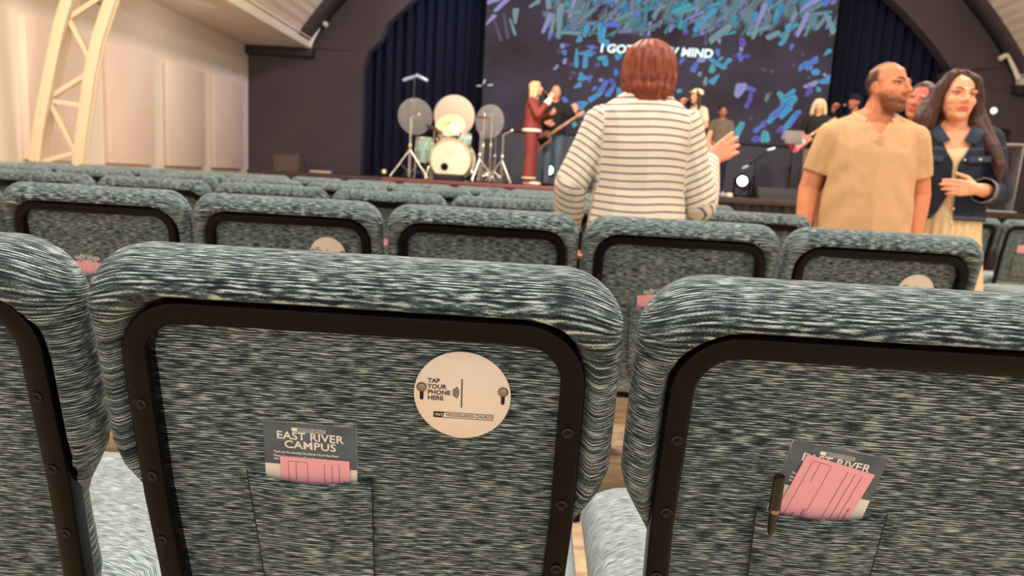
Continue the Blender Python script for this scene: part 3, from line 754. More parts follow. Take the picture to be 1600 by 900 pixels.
def add_eyes(parent, Hm, brow, iris=(.03, .018, .012), lid=None, open_=1.0, vis=True):
    k = Hm.to_scale()[0]
    for s in (-1, 1):
        bm = bmesh.new(); bmesh.ops.create_uvsphere(bm, u_segments=24, v_segments=16, radius=1)
        bmesh.ops.transform(bm, matrix=Hm @ Matrix.Translation((s*.033, .0655, .0065)) @ Matrix.Diagonal((.0135, .0125, .0062*open_, 1)), verts=bm.verts)
        o = new_obj('eye', bm, mat('eye_white', S(225, 205, 190), .3), parent); o['label'] = 'eye'
        bm = bmesh.new(); bmesh.ops.create_uvsphere(bm, u_segments=16, v_segments=10, radius=1)
        bmesh.ops.transform(bm, matrix=Hm @ Matrix.Translation((s*.033, .0715, .0065)) @ Matrix.Diagonal((.0056, .0075, .0058*open_, 1)), verts=bm.verts)
        new_obj('iris', bm, mat('iris_brown', iris, .2), o)
        P = [Hm @ Vector(p) for p in ((s*.020, .0775, .0085), (s*.026, .0785, .0130), (s*.034, .0770, .0140), (s*.041, .0725, .0115), (s*.046, .066, .0075))]
        bm = bmesh.new(); sweep(bm, P, circ(.0016*k, 6)); new_obj('eyelid', bm, mat('lash_dark', S(40, 26, 22), .7), parent)
        P = [Hm @ Vector(p) for p in ((s*.013, .0915, .0265), (s*.024, .090, .0315), (s*.035, .083, .0335), (s*.044, .0735, .0315), (s*.049, .066, .0275))]
        bm = bmesh.new(); sweep(bm, P, circ(.0034*k, 8, .8), radii=[.75, 1.1, 1, .8, .35]); new_obj('eyebrow', bm, brow, parent)
def HM(c, yaw=0, pitch=0, roll=0, k=1.0):
    return Matrix.Translation(c) @ Euler((R(pitch), R(roll), R(yaw)), 'ZXY' if False else 'XYZ').to_matrix().to_4x4() @ Matrix.Scale(k, 4) if False else Matrix.Translation(c) @ Matrix.Rotation(R(yaw), 4, 'Z') @ Matrix.Rotation(R(pitch), 4, 'X') @ Matrix.Rotation(R(roll), 4, 'Y') @ Matrix.Scale(k, 4)
def V(*a): return Vector(a)
def mir(p): return Vector((-p[0], p[1], p[2]))
def torso_es(bw=1, bd=1, off=0, top=True, belly=0):
    es = [(V(0, -.005, .90), (.170*bw+off, .118*bd+off, .09+off)), (V(0, .0, .99), (.166*bw+off, .118*bd+off+belly*.5, .08)), (V(0, .004+belly*.4, 1.09), (.152*bw+off, .110*bd+off+belly, .08)),
          (V(0, .004, 1.25), (.163*bw+off, .116*bd+off, .09)), (V(0, -.006, 1.345), (.166*bw+off, .092*bd+off, .07+off))]
    return es
def legs(f, off=0, stance=.09, rx=1, knee=None, foot=True, zk=.48):
    for s in (-1, 1):
        hp, kn, an = V(s*.088, 0, .88), V(s*stance, .015, zk), V(s*stance, -.01, .085)
        if knee: kn, an = knee[0 if s < 0 else 1]
        f.chain([hp, kn], [.092*rx+off, .058*rx+off]); f.chain([kn, kn*.6+an*.4+V(0, -.012, 0), an], [.058*rx+off, .054*rx+off, .040+off])
        if foot: f.hull((an+V(0, -.02, -.045), (.034, .04, .038)), (an+V(s*.01, .13, -.06), (.042, .045, .024)))
def arm(f, Sh, El, Wr, off=0, r=(.058, .045, .041, .029), whole=True, fore=True):
    Sh, El, Wr = V(*Sh), V(*El), V(*Wr)
    f.chain([Sh, Sh*.55+El*.45, El], [r[0]+off, r[0]*.9+off, r[1]+off])
    if fore: f.chain([El, El*.65+Wr*.35, Wr], [r[1]+off, r[2]+off, r[3]+off])
def seg_t(co, a, b):
    a, b = np.array(a), np.array(b); ab = b-a; t0 = ((co-a) @ ab)/(ab @ ab); t = np.clip(t0, 0, 1); return t0, np.linalg.norm(co-(a+t[:, None]*ab), axis=1)
SKN = S(222, 150, 108)

# --- woman with red hair in a striped shirt, seen from behind (local +Y is towards the stage)
def red_woman():
    k = .905                                            # overall scale: about 1.5 m tall
    ShL, ElL, WrL = (-.165, -.0, 1.325), (-.275, -.02, 1.08), (-.262, .10, .88)
    ShR, ElR, WrR = (.165, .0, 1.325), (.258, .015, 1.03), (.318, .17, 1.215)
    Hm = HM((.005, .02, 1.535), 0, 4, 0, 1.0)
    f = Fig(); f.loft(torso_es(1.08, 1.2)); f.hull((V(-.135, 0, 1.33), .055), (V(.135, 0, 1.33), .055), (V(0, -.01, 1.40), .06)); f.cap((0, -.01, 1.40), (0, .012, 1.52), .062, .056)
    add_head(f, Hm); legs(f)
    arm(f, ShL, ElL, WrL); arm(f, ShR, ElR, WrR)
    hand(f, WrL, (.25, .45, -.8), (.9, .1, .3), -1, .5, 1.0)
    hand(f, WrR, (.80, .15, .55), (.05, .95, -.1), 1, .30, 1.12, .09, 1.15)
    me = f.mesh('person', .0055, 2); co = carve_face(coords(me), Hm); set_coords(me, co); set_col(me, skin_cols(co, Hm, S(232, 150, 112), S(190, 90, 80)))
    b = link('person', me, M_SKIN); b.scale = (k, k, k)
    tag(b, 'standing person with short red hair in a cream and grey striped top, seen from behind', 'person')
    # hair: full rounded bob
    f = Fig(); P = lambda x, y, z: Hm @ V(x, y, z)
    f.hull((P(0, -.008, .036), (.108, .110, .092)), (P(0, -.022, -.03), (.114, .098, .075)))
    f.hull((P(0, -.03, -.02), (.113, .09, .07)), (P(.0, -.04, -.095), (.096, .062, .025)))
    for i in range(22):
        a = 2*pi*i/22; f.hull((P(.086*cos(a), -.02+.08*sin(a), -.06), .022), (P(.076*cos(a), -.028+.062*sin(a), -.100-.009*sin(3.1*i)), .015))
    me = f.mesh('hair', .006, 3); co = coords(me); l = head_local(co, Hm)
    ang = np.arctan2(l[:, 0], -l[:, 1]); co = co + (.0035*np.sin(ang*17+l[:, 2]*25)+.002*np.sin(ang*41))[:, None]*np.array([0, -1, 0.])
    bad = (l[:, 1] > .065) & (l[:, 2] < .05); set_coords(me, co); cull(me, bad)
    link('hair', me, hair_mat('red_hair', S(88, 34, 22), S(168, 82, 56)), b)
    # striped top
    f = Fig(); o_ = .016
    es = torso_es(1.08, 1.22, o_); es[0] = (V(0, -.008, .84), (.205, .165, .04)); es[1] = (V(0, -.003, .95), (.200, .160, .06)); es[2] = (V(0, -.0, 1.07), (.186, .145, .08))
    f.loft(es); f.hull((V(-.145, -.004, 1.33), .068), (V(.145, -.004, 1.33), .068), (V(-.05, -.01, 1.42), .05), (V(.05, -.01, 1.42), .05))
    arm(f, ShL, ElL, WrL, o_, (.060, .052, .050, .034)); arm(f, ShR, ElR, WrR, o_, (.060, .054, .052, .032))
    for i, (a, b_) in enumerate(((ElL, WrL), (ElR, WrR))):              # creases on the sleeves
        for j in range(5 if i == 0 else 0):
            p = V(*a).lerp(V(*b_), .3+.14*j); f.hull((p+V(.012*(-1)**j, -.01, 0), (.060-.003*j, .058-.003*j, .014), Euler((.5*(-1)**j, .2, 0))))
    me = f.mesh('striped_top', .006, 3); co = coords(me)
    sv = co[:, 2] - .02*np.abs(co[:, 0]) + .004*np.sin(co[:, 0]*18+co[:, 2]*3)
    best = np.where(np.abs(co[:, 0]) < .165, -1.0, .0)
    for Sh, El, Wr in ((ShL, ElL, WrL), (ShR, ElR, WrR)):
        sgn = np.sign(Sh[0]); L1 = (V(*El)-V(*Sh)).length; L2 = (V(*Wr)-V(*El)).length
        t1, d1 = seg_t(co, Sh, El); t2, d2 = seg_t(co, El, Wr); m = (sgn*co[:, 0] > .168) & (np.minimum(d1, d2) < .1)
        val = np.where(d1 < d2+.0, t1*L1, L1+t2*L2) + .05*(co[:, 1]-.0)*0
        sv = np.where(m, 1.43-val*1.0-.22*(sgn*co[:, 0]-.2), sv)
    set_col(me, np.stack([sv]*3, 1), 'Stripe')
    wr = np.array(WrR); wl = np.array(WrL)
    bad = ((np.linalg.norm(co-wr, axis=1) < .055) & ((co-wr) @ np.array((V(*WrR)-V(*ElR)).normalized()) > .006)) | ((np.linalg.norm(co-wl, axis=1) < .06) & ((co-wl) @ np.array((V(*WrL)-V(*ElL)).normalized()) > .004)) | (co[:, 2] < .835) | ((np.hypot(co[:, 0], co[:, 1]-.0) < .058) & (co[:, 2] > 1.43))
    cull(me, bad)
    m = mat('striped_jersey', S(236, 220, 198), .9, spec=.1); N, L, bs = nodes(m)
    a = N.new('ShaderNodeAttribute'); a.attribute_name = 'Stripe'; sx = N.new('ShaderNodeSeparateColor'); L.new(a.outputs['Color'], sx.inputs[0])
    q = N.new('ShaderNodeMath'); q.operation = 'DIVIDE'; q.inputs[1].default_value = .0290; L.new(sx.outputs[0], q.inputs[0])
    fr = N.new('ShaderNodeMath'); fr.operation = 'FRACT'; L.new(q.outputs[0], fr.inputs[0])
    rp = N.new('ShaderNodeValToRGB'); cr = rp.color_ramp; cr.elements[0].color = (*S(132, 120, 114), 1); cr.elements[0].position = .25; cr.elements[1].position = .29; cr.elements[1].color = (*S(236, 220, 198), 1)
    e = cr.elements.new(0); e.color = (*S(236, 220, 198), 1); e = cr.elements.new(.03); e.color = (*S(132, 120, 114), 1)
    L.new(fr.outputs[0], rp.inputs[0]); L.new(rp.outputs[0], bs.inputs['Base Color'])
    tc = N.new('ShaderNodeTexCoord'); nz = N.new('ShaderNodeTexNoise'); nz.inputs['Scale'].default_value = 13; bp_ = N.new('ShaderNodeBump'); bp_.inputs['Strength'].default_value = .3; bp_.inputs['Distance'].default_value = .02
    L.new(tc.outputs['Object'], nz.inputs['Vector']); L.new(nz.outputs['Fac'], bp_.inputs['Height']); L.new(bp_.outputs[0], bs.inputs['Normal'])
    thick(link('striped_top', me, m, b))
    f = Fig(); f.loft(torso_es(1.10, 1.22, .008)[:2]); legs(f, .012, foot=False, rx=1.1); link('trousers', f.mesh('trousers', .010, 2), cloth('black_trousers', S(26, 28, 36)), b)
    f = Fig()
    for s in (-1, 1): f.hull((V(s*.09, -.035, .035), (.04, .045, .035)), (V(s*.1, .13, .025), (.05, .05, .025)))
    link('shoes', f.mesh('shoes', .01, 1), mat('shoe_black', S(24, 22, 22), .5), b)
    return b
b = red_woman(); p = at(997, 300, 2.62); b.location = (p.x, 2.62, 0); b.rotation_euler = (0, 0, R(3))

# --- man in a tan polo shirt (local +Y is the way he faces)
def tan_man():
    k = .955
    ShR, ElR, WrR = (.188, .0, 1.33), (.255, -.03, 1.07), (.275, .05, .845)        # his right, left in the picture
    ShL, ElL, WrL = (-.188, -.0, 1.33), (-.258, -.05, 1.07), (-.245, -.0, .845)
    Hm = HM((-.032, .035, 1.555), 38, 4, 0, 1.06)
    f = Fig(); f.loft(torso_es(1.2, 1.28, belly=.02)); f.hull((V(-.17, 0, 1.335), .058), (V(.17, 0, 1.335), .058), (V(0, 0, 1.42), .07))
    f.hull((V(0, -.01, 1.38), (.10, .07, .05)), (V(0, .0, 1.44), (.074, .066, .03))); f.cap((0, -.005, 1.40), (-.030, .022, 1.53), .072, .066)
    add_head(f, Hm, 1.1, 1.02); legs(f, rx=1.1)
    arm(f, ShR, ElR, WrR, 0, (.064, .052, .049, .034)); arm(f, ShL, ElL, WrL, 0, (.064, .052, .049, .034))
    hand(f, WrR, (-.05, .25, -.95), (-.9, .3, 0), 1, .45, 1.08); hand(f, WrL, (-.05, .15, -.95), (.5, -.8, 0), -1, .75, 1.08)
    me = f.mesh('person', .0045, 2); co = carve_face(coords(me), Hm); set_coords(me, co)
    def hf(x, y, z):
        side = np.clip((z-.0-.35*(y+.02))/.02, 0, 1)*np.clip((.012-y)/.02, 0, 1)
        top = np.clip((z-.100)/.012, 0, 1)*np.clip((.070-y)/.015, 0, 1)*np.clip((.052-np.abs(x))/.012, 0, 1)*.95
        back = np.clip((-.03-y)/.03, 0, 1)*np.clip((z+.06)/.02, 0, 1)
        thin = 1-.55*np.exp(-(((np.abs(x)-.05)/.014)**2+((z-.09)/.025)**2))*(y > -.06)
        return np.maximum(np.maximum(side*.92, top), back)*thin
    set_col(me, skin_cols(co, Hm, S(214, 138, 98), S(176, 100, 80), S(74, 46, 38), S(32, 22, 22), hf))
    b = link('person', me, M_SKIN); b.scale = (k, k, k)
    tag(b, 'standing person in a tan polo shirt with goatee and receding dark hair, looking right', 'person')
    add_eyes(b, Hm, mat('brow_dark', S(56, 36, 30), .8), open_=.8)
    # polo shirt
    f = Fig(); o_ = .014
    es = torso_es(1.2, 1.28, o_, belly=.028); es[0] = (V(0, .012, .80), (.222, .178, .05)); es[1] = (V(0, .012, .95), (.220, .182, .06)); es[2] = (V(0, .012, 1.09), (.212, .172, .08))
    f.loft(es); f.hull((V(-.17, -.002, 1.335), .070), (V(.17, -.002, 1.335), .070), (V(0, -.004, 1.435), (.085, .07, .03)))
    for Sh, El in ((ShR, ElR), (ShL, ElL)):
        m_ = V(*Sh).lerp(V(*El), .68); f.chain([V(*Sh), V(*Sh).lerp(V(*El), .4), m_], [.071, .070, .067])
    me = f.mesh('polo_shirt', .006, 3); co = coords(me)
    co[:, 1] += .006*np.sin(co[:, 0]*34+co[:, 2]*11)*np.clip((1.1-co[:, 2])/.25, 0, 1) + .004*np.sin(co[:, 2]*38+np.abs(co[:, 0])*40)*np.clip((np.abs(co[:, 0])-.05)/.1, 0, 1)*np.clip((1.30-co[:, 2])/.1, 0, 1)
    set_coords(me, co)
    bad = co[:, 2] < .795
    for Sh, El in ((ShR, ElR), (ShL, ElL)):
        c_ = np.array(V(*Sh).lerp(V(*El), .68)); ax = np.array((V(*El)-V(*Sh)).normalized()); bad |= ((co-c_) @ ax > .004) & (np.linalg.norm(co-c_, axis=1) < .1) & (np.abs(co[:, 0]) > .15)
    bad |= (np.hypot(co[:, 0]/.078, (co[:, 1]-.01)/.082) < 1) & (co[:, 2] > 1.38)
    bad |= (co[:, 1] > .02) & (co[:, 2] > 1.335) & (np.abs(co[:, 0]) < (co[:, 2]-1.335)*.62)
    cull(me, bad)
    MP = cloth('tan_pique', S(206, 164, 118), .55, 10)
    thick(link('polo_shirt', me, MP, b), .004)
    # collar: folded flap round the neck, open in front
    bm = bmesh.new(); rows = []
    for i in range(41):
        a = R(-238+296*i/40); u = abs(i-20)/20; rx, ry = .082+.010*u, .078+.012*u
        top = V(rx*cos(a), .002+ry*sin(a)-.0, 1.462-.050*u**2.2)
        dn = V((rx+.030)*cos(a), .002+(ry+.034)*sin(a), 1.462-.050*u**2.2-.034-.016*u**3)
        mid = top.lerp(dn, .35)+V(0, 0, .010)
        rows.append([bm.verts.new(p_) for p_ in (top+V(-.004*cos(a), -.004*sin(a), -.028), top, mid, dn)])
    for A_, B_ in zip(rows, rows[1:]):
        for j in range(3): bm.faces.new((A_[j], B_[j], B_[j+1], A_[j+1]))
    thick(new_obj('collar', bm, cloth('tan_rib', S(212, 170, 122), .05), b), .004, 0)
    bm = bmesh.new(); box(bm, (0, .150, 1.285), (.028, .008, .10), Euler((R(-9), 0, 0)), .003); pl = new_obj('placket', bm, cloth('tan_rib', S(212, 170, 122), .05), b)
    f = Fig(); f.loft(torso_es(1.2, 1.26, .006)[:2]); legs(f, .014, foot=False, rx=1.12); link('trousers', f.mesh('trousers', .010, 2), cloth('black_trousers', S(26, 28, 36)), b)
    f = Fig()
    for s in (-1, 1): f.hull((V(s*.09, -.035, .035), (.04, .045, .035)), (V(s*.1, .14, .025), (.05, .05, .025)))
    link('shoes', f.mesh('shoes', .01, 1), mat('shoe_black', S(24, 22, 22), .5), b)
    return b
b = tan_man(); p = at(1352, 300, 3.42); b.location = (p.x, 3.42, 0); b.rotation_euler = (0, 0, R(170))

# --- woman in a dark denim jacket over a cream dress
def denim_woman():
    k = .965
    ShR, ElR, WrR = (.160, .0, 1.345), (.235, -.02, 1.09), (.235, .10, .875)        # holds the man's hand
    ShL, ElL, WrL = (-.160, .0, 1.345), (-.222, .02, 1.09), (-.100, .215, 1.10)
    Hm = HM((.012, .03, 1.545), 14, 5, -3, 1.08)
    f = Fig(); f.loft(torso_es(1.08, 1.2)); f.hull((V(-.15, 0, 1.365), .055), (V(.15, 0, 1.365), .055))
    f.hull((V(0, -.01, 1.38), (.09, .065, .05)), (V(0, .0, 1.43), (.062, .058, .03))); f.cap((0, -.005, 1.40), (-.008, .018, 1.52), .058, .054)
    add_head(f, Hm, 1.02, .97, False); legs(f)
    arm(f, ShR, ElR, WrR); arm(f, ShL, ElL, WrL)
    hand(f, WrR, (.05, .1, -.98), (-.6, -.6, 0), 1, .7, .98); hand(f, WrL, (.97, .16, .04), (0, -1, -.05), -1, .35, 1.0, .02)
    me = f.mesh('person', .0045, 2); co = carve_face(coords(me), Hm); set_coords(me, co); set_col(me, skin_cols(co, Hm, S(236, 168, 130), S(196, 84, 72)))
    b = link('person', me, M_SKIN); b.scale = (k, k, k)
    tag(b, 'standing person with long dark hair in an open dark denim jacket over a cream dress', 'person')
    add_eyes(b, Hm, mat('brow_soft', S(96, 62, 48), .8), open_=.85)
    # hair
    P = lambda x, y, z: Hm @ V(x, y, z)
    f = Fig(); f.hull((P(0, -.030, .046), (.094, .100, .092)), (P(0, -.045, -.03), (.108, .075, .08)))
    for s in (-1, 1):
        f.chain([P(s*.018+.010, .018, .112), P(s*.060, .026, .086), P(s*.084, .020, .03), P(s*.095, .006, -.05), P(s*.106, -.005, -.13)], [.026, .028, .029, .034, .034])
    f.chain([P(.09, -.03, -.02), P(.125, -.01, -.10), P(.130, .0, -.175)], [.05, .05, .028])
    f.hull((P(0, -.06, -.05), (.11, .05, .09)), (P(0, -.075, -.22), (.12, .04, .06)))
    f.chain([P(-.10, -.03, -.05), P(-.130, .02, -.14), P(-.155, .075, -.22), P(-.180, .105, -.30), P(-.190, .10, -.37)], [.055, .046, .038, .030, .014])
    f.chain([P(-.11, -.02, -.10), P(-.150, .07, -.20), P(-.172, .11, -.30)], [.03, .026, .014])
    me = f.mesh('hair', .0055, 3); co = coords(me); l = head_local(co, Hm)
    co = co + (.003*np.sin(l[:, 0]*160+l[:, 1]*120+l[:, 2]*9))[:, None]*np.array([.5, 1, 0.]); set_coords(me, co)
    link('hair', me, hair_mat('dark_brown_hair', S(30, 17, 15), S(92, 50, 40)), b)
    # cream dress below the jacket
    f = Fig(); es = torso_es(1.08, 1.2, .008)
    f.loft([(V(0, 0, .16), (.27, .25, .03)), (V(0, 0, .55), (.235, .21, .05)), (V(0, 0, .86), (.19, .15, .06))] + es[1:4])
    me = f.mesh('dress', .008, 2); co = coords(me); a = np.arctan2(co[:, 1], co[:, 0]); r_ = .012*np.sin(a*26+.6*np.sin(a*7))*np.clip((1.0-co[:, 2])/.2, 0, 1)
    co[:, 0] += r_*np.cos(a); co[:, 1] += r_*np.sin(a); set_coords(me, co)
    cull(me, (co[:, 2] > 1.33)); link('dress', me, cloth('cream_dress', S(226, 196, 152), .1), b)
    # denim jacket: open in front
    f = Fig(); o_ = .018; es = torso_es(1.10, 1.24, o_); es[0] = (V(0, 0, .86), (.205, .168, .03)); es[1] = (V(0, 0, .96), (.205, .168, .05))
    f.loft(es); f.hull((V(-.145, -.002, 1.35), .070), (V(.145, -.002, 1.35), .070)); f.hull((V(-.09, -.006, 1.40), (.055, .065, .05)), (V(.09, -.006, 1.40), (.055, .065, .05)))
    arm(f, ShR, ElR, V(*ElR).lerp(V(*WrR), .86), o_, (.060, .056, .052, .046)); arm(f, ShL, ElL, ElL, o_, (.060, .058, .056, .050), fore=False)
    g = Fig(); g.chain([V(*ElL), V(*ElL).lerp(V(*WrL), .45), V(*ElL).lerp(V(*WrL), .74)], [.066, .062, .064])
    me = f.mesh('denim_jacket', .0055, 3); co = coords(me)
    cen = -.004+.055*np.clip((1.05-co[:, 2])/.25, 0, 1); half = .010+.10*np.clip((co[:, 2]-1.22)/.2, 0, 1)**1.0*1.0+.055*np.clip((1.08-co[:, 2])/.22, 0, 1)
    isarm = seg_t(co, ElR, WrR)[1] < .085
    bad = (co[:, 1] > .03) & (np.abs(co[:, 0]-cen) < half) & ~isarm; bad |= (co[:, 2] < .94)
    bad |= (np.hypot(co[:, 0]/.075, (co[:, 1]-.005)/.075) < 1) & (co[:, 2] > 1.39)
    for El, Wr, t in ((ElR, WrR, .86),):
        c_ = np.array(V(*El).lerp(V(*Wr), t)); ax = np.array((V(*Wr)-V(*El)).normalized()); bad |= ((co-c_) @ ax > .008) & (np.linalg.norm(co-c_, axis=1) < .09)
    pale = np.zeros(len(co))
    for El, Wr, t in ((ElR, WrR, .86),):
        c_ = np.array(V(*El).lerp(V(*Wr), t)); ax = np.array((V(*Wr)-V(*El)).normalized()); pale = np.maximum(pale, np.clip(((co-c_) @ ax+.05)/.05, 0, 1)*(np.linalg.norm(co-c_, axis=1) < .1)*.75)
    pale = np.maximum(pale, .35*np.exp(-((co[:, 2]-.958)/.006)**2)); pale = np.maximum(pale, .25*np.exp(-((co[:, 2]-1.285-.12*np.abs(co[:, 0]))/.004)**2))
    base = np.array(S(36, 42, 56)); lt = np.array(S(126, 136, 150)); set_col(me, base*(1-pale[:, None])+lt*pale[:, None]); cull(me, bad)
    thick(link('denim_jacket', me, attr_mat('dark_denim', .85, .35, 26), b), .005)
    me = g.mesh('sleeve', .0055, 3); co = coords(me); c_ = np.array(V(*ElL).lerp(V(*WrL), .74)); ax = np.array((V(*WrL)-V(*ElL)).normalized()); q_ = (co-c_) @ ax
    pl = np.clip((q_+.055)/.05, 0, 1)*.8; set_col(me, base*(1-pl[:, None])+lt*pl[:, None]); cull(me, q_ > .004); thick(link('sleeve', me, attr_mat('dark_denim', .85, .35, 26), b), .005)
    # collar points, pocket flaps, buttons
    MDN = cloth('denim_flap', S(58, 68, 84), .1)
    for s in (-1, 1):
        bm = bmesh.new(); pts = [V(s*.060, -.065, 1.452), V(s*.085, -.005, 1.446), V(s*.068, .070, 1.405), V(s*.030, .128, 1.335), V(s*.082, .135, 1.318), V(s*.128, .085, 1.385), V(s*.128, -.005, 1.435), V(s*.07, -.105, 1.435)]
        v_ = [bm.verts.new(q_) for q_ in pts]; 
        for a_ in ((0, 1, 6, 7), (1, 2, 5, 6), (2, 3, 4, 5)): bm.faces.new([v_[i] for i in a_])
        thick(new_obj('collar', bm, MDN, b), .006, 0)
        bm = bmesh.new(); box(bm, (s*.105, .148, 1.245), (.105, .006, .030), Euler((R(6), R(-s*6), R(-s*16))), .003); new_obj('pocket_flap', bm, MDN, b)
        lathe('button', [(.007, 0), (.007, .003), (.004, .004)], M_CHROME, b, Matrix.Translation((s*.105, .152, 1.245)) @ Matrix.Rotation(R(-90), 4, 'X'), 14)
    for z in (1.24, 1.16, 1.0, .93): lathe('button', [(.006, 0), (.006, .003), (.004, .004)], M_CHROME, b, Matrix.Translation((-.038 if z > 1.05 else -.02, .162, z)) @ Matrix.Rotation(R(-90), 4, 'X'), 14)
    f = Fig()
    for s in (-1, 1): f.hull((V(s*.09, -.035, .035), (.04, .045, .035)), (V(s*.1, .13, .025), (.05, .05, .025)))
    link('shoes', f.mesh('shoes', .01, 1), mat('shoe_black', S(24, 22, 22), .5), b)
    return b
b = denim_woman(); p = at(1475, 300, 3.66); b.location = (p.x, 3.66, 0); b.rotation_euler = (0, 0, R(162))

# ------------------------------------------------------------------ performers on the stage and one more visitor
def performer(name_label, loc, rz, H, skin, top, bottom, hairc, arms, head=(0, 0, 0), hair='short', vox=.011, shoe=S(24, 22, 22), fat=1.0, bald=False, brow=True):
    k = H/1.70; (ShR, ElR, WrR, hR), (ShL, ElL, WrL, hL) = arms
    Hm = HM((0, .03, 1.585), *head, 1.02)
    f = Fig(); f.loft(torso_es(fat, fat*1.05)); f.hull((V(-.15, 0, 1.365), .055), (V(.15, 0, 1.365), .055), (V(0, 0, 1.41), .06)); f.cap((0, -.01, 1.40), (0, .012, 1.54), .060, .054)
    add_head(f, Hm); legs(f); arm(f, ShR, ElR, WrR); arm(f, ShL, ElL, WrL)
    hand(f, WrR, *hR[:2], 1, hR[2], 1.05, .03); hand(f, WrL, *hL[:2], -1, hL[2], 1.05, .03)
    me = f.mesh('person', vox*.75, 1); co = carve_face(coords(me), Hm); set_coords(me, co); set_col(me, skin_cols(co, Hm, skin, tuple(np.array(skin)*np.array((.8, .5, .5)))))
    b = link('person', me, M_SKIN); b.scale = (k, k, k); b.location = loc; b.rotation_euler = (0, 0, R(rz)); tag(b, name_label, 'person')
    # top
    f = Fig(); o_ = .014; es = torso_es(fat*1.03, fat*1.1, o_); es[0] = (V(0, 0, .88), (.19*fat, .145*fat, .03)); es[1] = (V(0, 0, .97), (.188*fat, .145*fat, .06)); f.loft(es)
    f.hull((V(-.16, -.002, 1.365), .064), (V(.16, -.002, 1.365), .064), (V(0, 0, 1.42), .062))
    sl = 1 if top[1] else .45
    for Sh, El, Wr in ((ShR, ElR, WrR), (ShL, ElL, WrL)):
        if top[1]: arm(f, Sh, El, V(*El).lerp(V(*Wr), .9), o_)
        else: f.chain([V(*Sh), V(*Sh).lerp(V(*El), .6)], [.066, .062])
    me = f.mesh('top', vox, 2); co = coords(me); cull(me, (co[:, 2] < .885) | ((np.hypot(co[:, 0], co[:, 1]) < .06) & (co[:, 2] > 1.41)))
    link('top', me, top[0], b)
    f = Fig(); f.loft(torso_es(fat*1.02, fat*1.06, .008)[:2])
    if bottom[1] == 'flare':
        for s in (-1, 1): f.chain([V(s*.09, 0, .88), V(s*.09, .01, .5), V(s*.10, -.005, .12)], [.108, .085, .098])
    else: legs(f, .014, foot=False)
    me = f.mesh('trousers', vox, 2); co = coords(me); link('trousers', cull(me, co[:, 2] < (.06 if bottom[1] == 'flare' else .075)), bottom[0], b)
    f = Fig()
    for s in (-1, 1): f.hull((V(s*.09, -.04, .04), (.045, .05, .04)), (V(s*.1, .14, .03), (.05, .055, .03)))
    link('shoes', f.mesh('shoes', vox, 1), mat('shoe_%d' % int(shoe[0]*1000), shoe, .6), b)
    P = lambda x, y, z: Hm @ V(x, y, z)
    if hair:
        f = Fig(); f.hull((P(0, -.024, .044), (.088, .098, .090)))
        if hair in ('long', 'shoulder'):
            d = -.36 if hair == 'long' else -.17
            f.hull((P(0, -.05, .0), (.098, .07, .07)), (P(0, -.08, d), (.095, .04, .05)))
            for s in (-1, 1): f.chain([P(s*.05, .05, .09), P(s*.085, .03, .02), P(s*.1, .0, -.10), P(s*.1, -.02, d+.03)], [.025, .030, .036, .03])
        else: f.hull((P(0, -.04, .02), (.085, .075, .08)), (P(0, -.05, -.04), (.07, .05, .04)))
        link('hair', f.mesh('hair', vox*.75, 2), hairc, b)
    return b, Hm
def mic_in(label, p, d, m=None):
    """handheld microphone: grille at p, body along d"""
    e = empty('microphone', p, 0, label, 'microphone'); q = V(*d).normalized().to_track_quat('-Z', 'Y').to_matrix().to_4x4()
    lathe('grille', [(.012, -.03), (.024, -.02), (.028, 0), (.022, .018), (.008, .026)], mat('mic_grille', S(120, 118, 116), .35, .8), e, q, 16)
    lathe('handle', [(.011, -.20), (.013, -.19), (.017, -.03)], M_BLACK, e, q, 16); return e
SKA, SKB = S(226, 160, 124), S(150, 96, 70)
DOWN = ((0, .15, -1), (-.6, .5, 0), .5)
# blonde singer
M_MAR = cloth('maroon_knit', S(132, 58, 50), .15); MW = cloth('cream_trim', S(240, 222, 200), .1)
p = at(826, 288, 11.45); SZ2 = SZ
b, Hm = performer('person with blonde hair singing in a maroon outfit with white trim on stage', (p.x, 11.45, SZ), -100, 1.60, SKA, (M_MAR, True), (M_MAR, 'flare'), hair_mat('blonde_hair', S(170, 124, 78), S(240, 208, 160)),
    (((.17, 0, 1.36), (.22, .12, 1.14), (.10, .30, 1.42), ((-.3, .2, .9), (-.9, .1, .1), .9)), ((-.17, 0, 1.36), (-.24, .10, 1.12), (-.12, .28, 1.20), ((.5, .8, .2), (.6, -.5, .3), .9))), (0, 8, 0), 'shoulder', shoe=S(240, 216, 180))
bm = bmesh.new(); n = 28; v1 = []
for z in (.872, .925):
    v1.append([bm.verts.new((.205*cos(2*pi*i/n), .162*sin(2*pi*i/n), z)) for i in range(n)])
for i in range(n): bm.faces.new((v1[0][i], v1[0][(i+1) % n], v1[1][(i+1) % n], v1[1][i]))
thick(new_obj('waist_band', bm, MW, b), .012)
f = Fig()
for s in (-1, 1): f.hull((V(s*.10, -.005, .12), (.105, .11, .035)))
link('trouser_cuff', f.mesh('trouser_cuff', .011, 1), MW, b)
f = Fig(); f.cap((.125, .25, 1.345), (.108, .285, 1.395), .058, .050); link('sleeve_cuff', f.mesh('sleeve_cuff', .009, 1), MW, b)
f = Fig(); f.hull((V(0, .0, 1.43), (.085, .085, .03))); link('collar', f.mesh('collar', .009, 1), MW, b)
bm = bmesh.new(); box(bm, (-.205, .01, .5), (.012, .035, .78), bev=.003); new_obj('side_stripe', bm, MW, b)
Mw = Matrix.Translation(b.location) @ Matrix.Rotation(R(-100), 4, 'Z') @ Matrix.Scale(1.60/1.70, 4)
mic_in('handheld microphone of the blonde singer', Mw @ V(.03, .20, 1.53), (.2, .5, -.8))
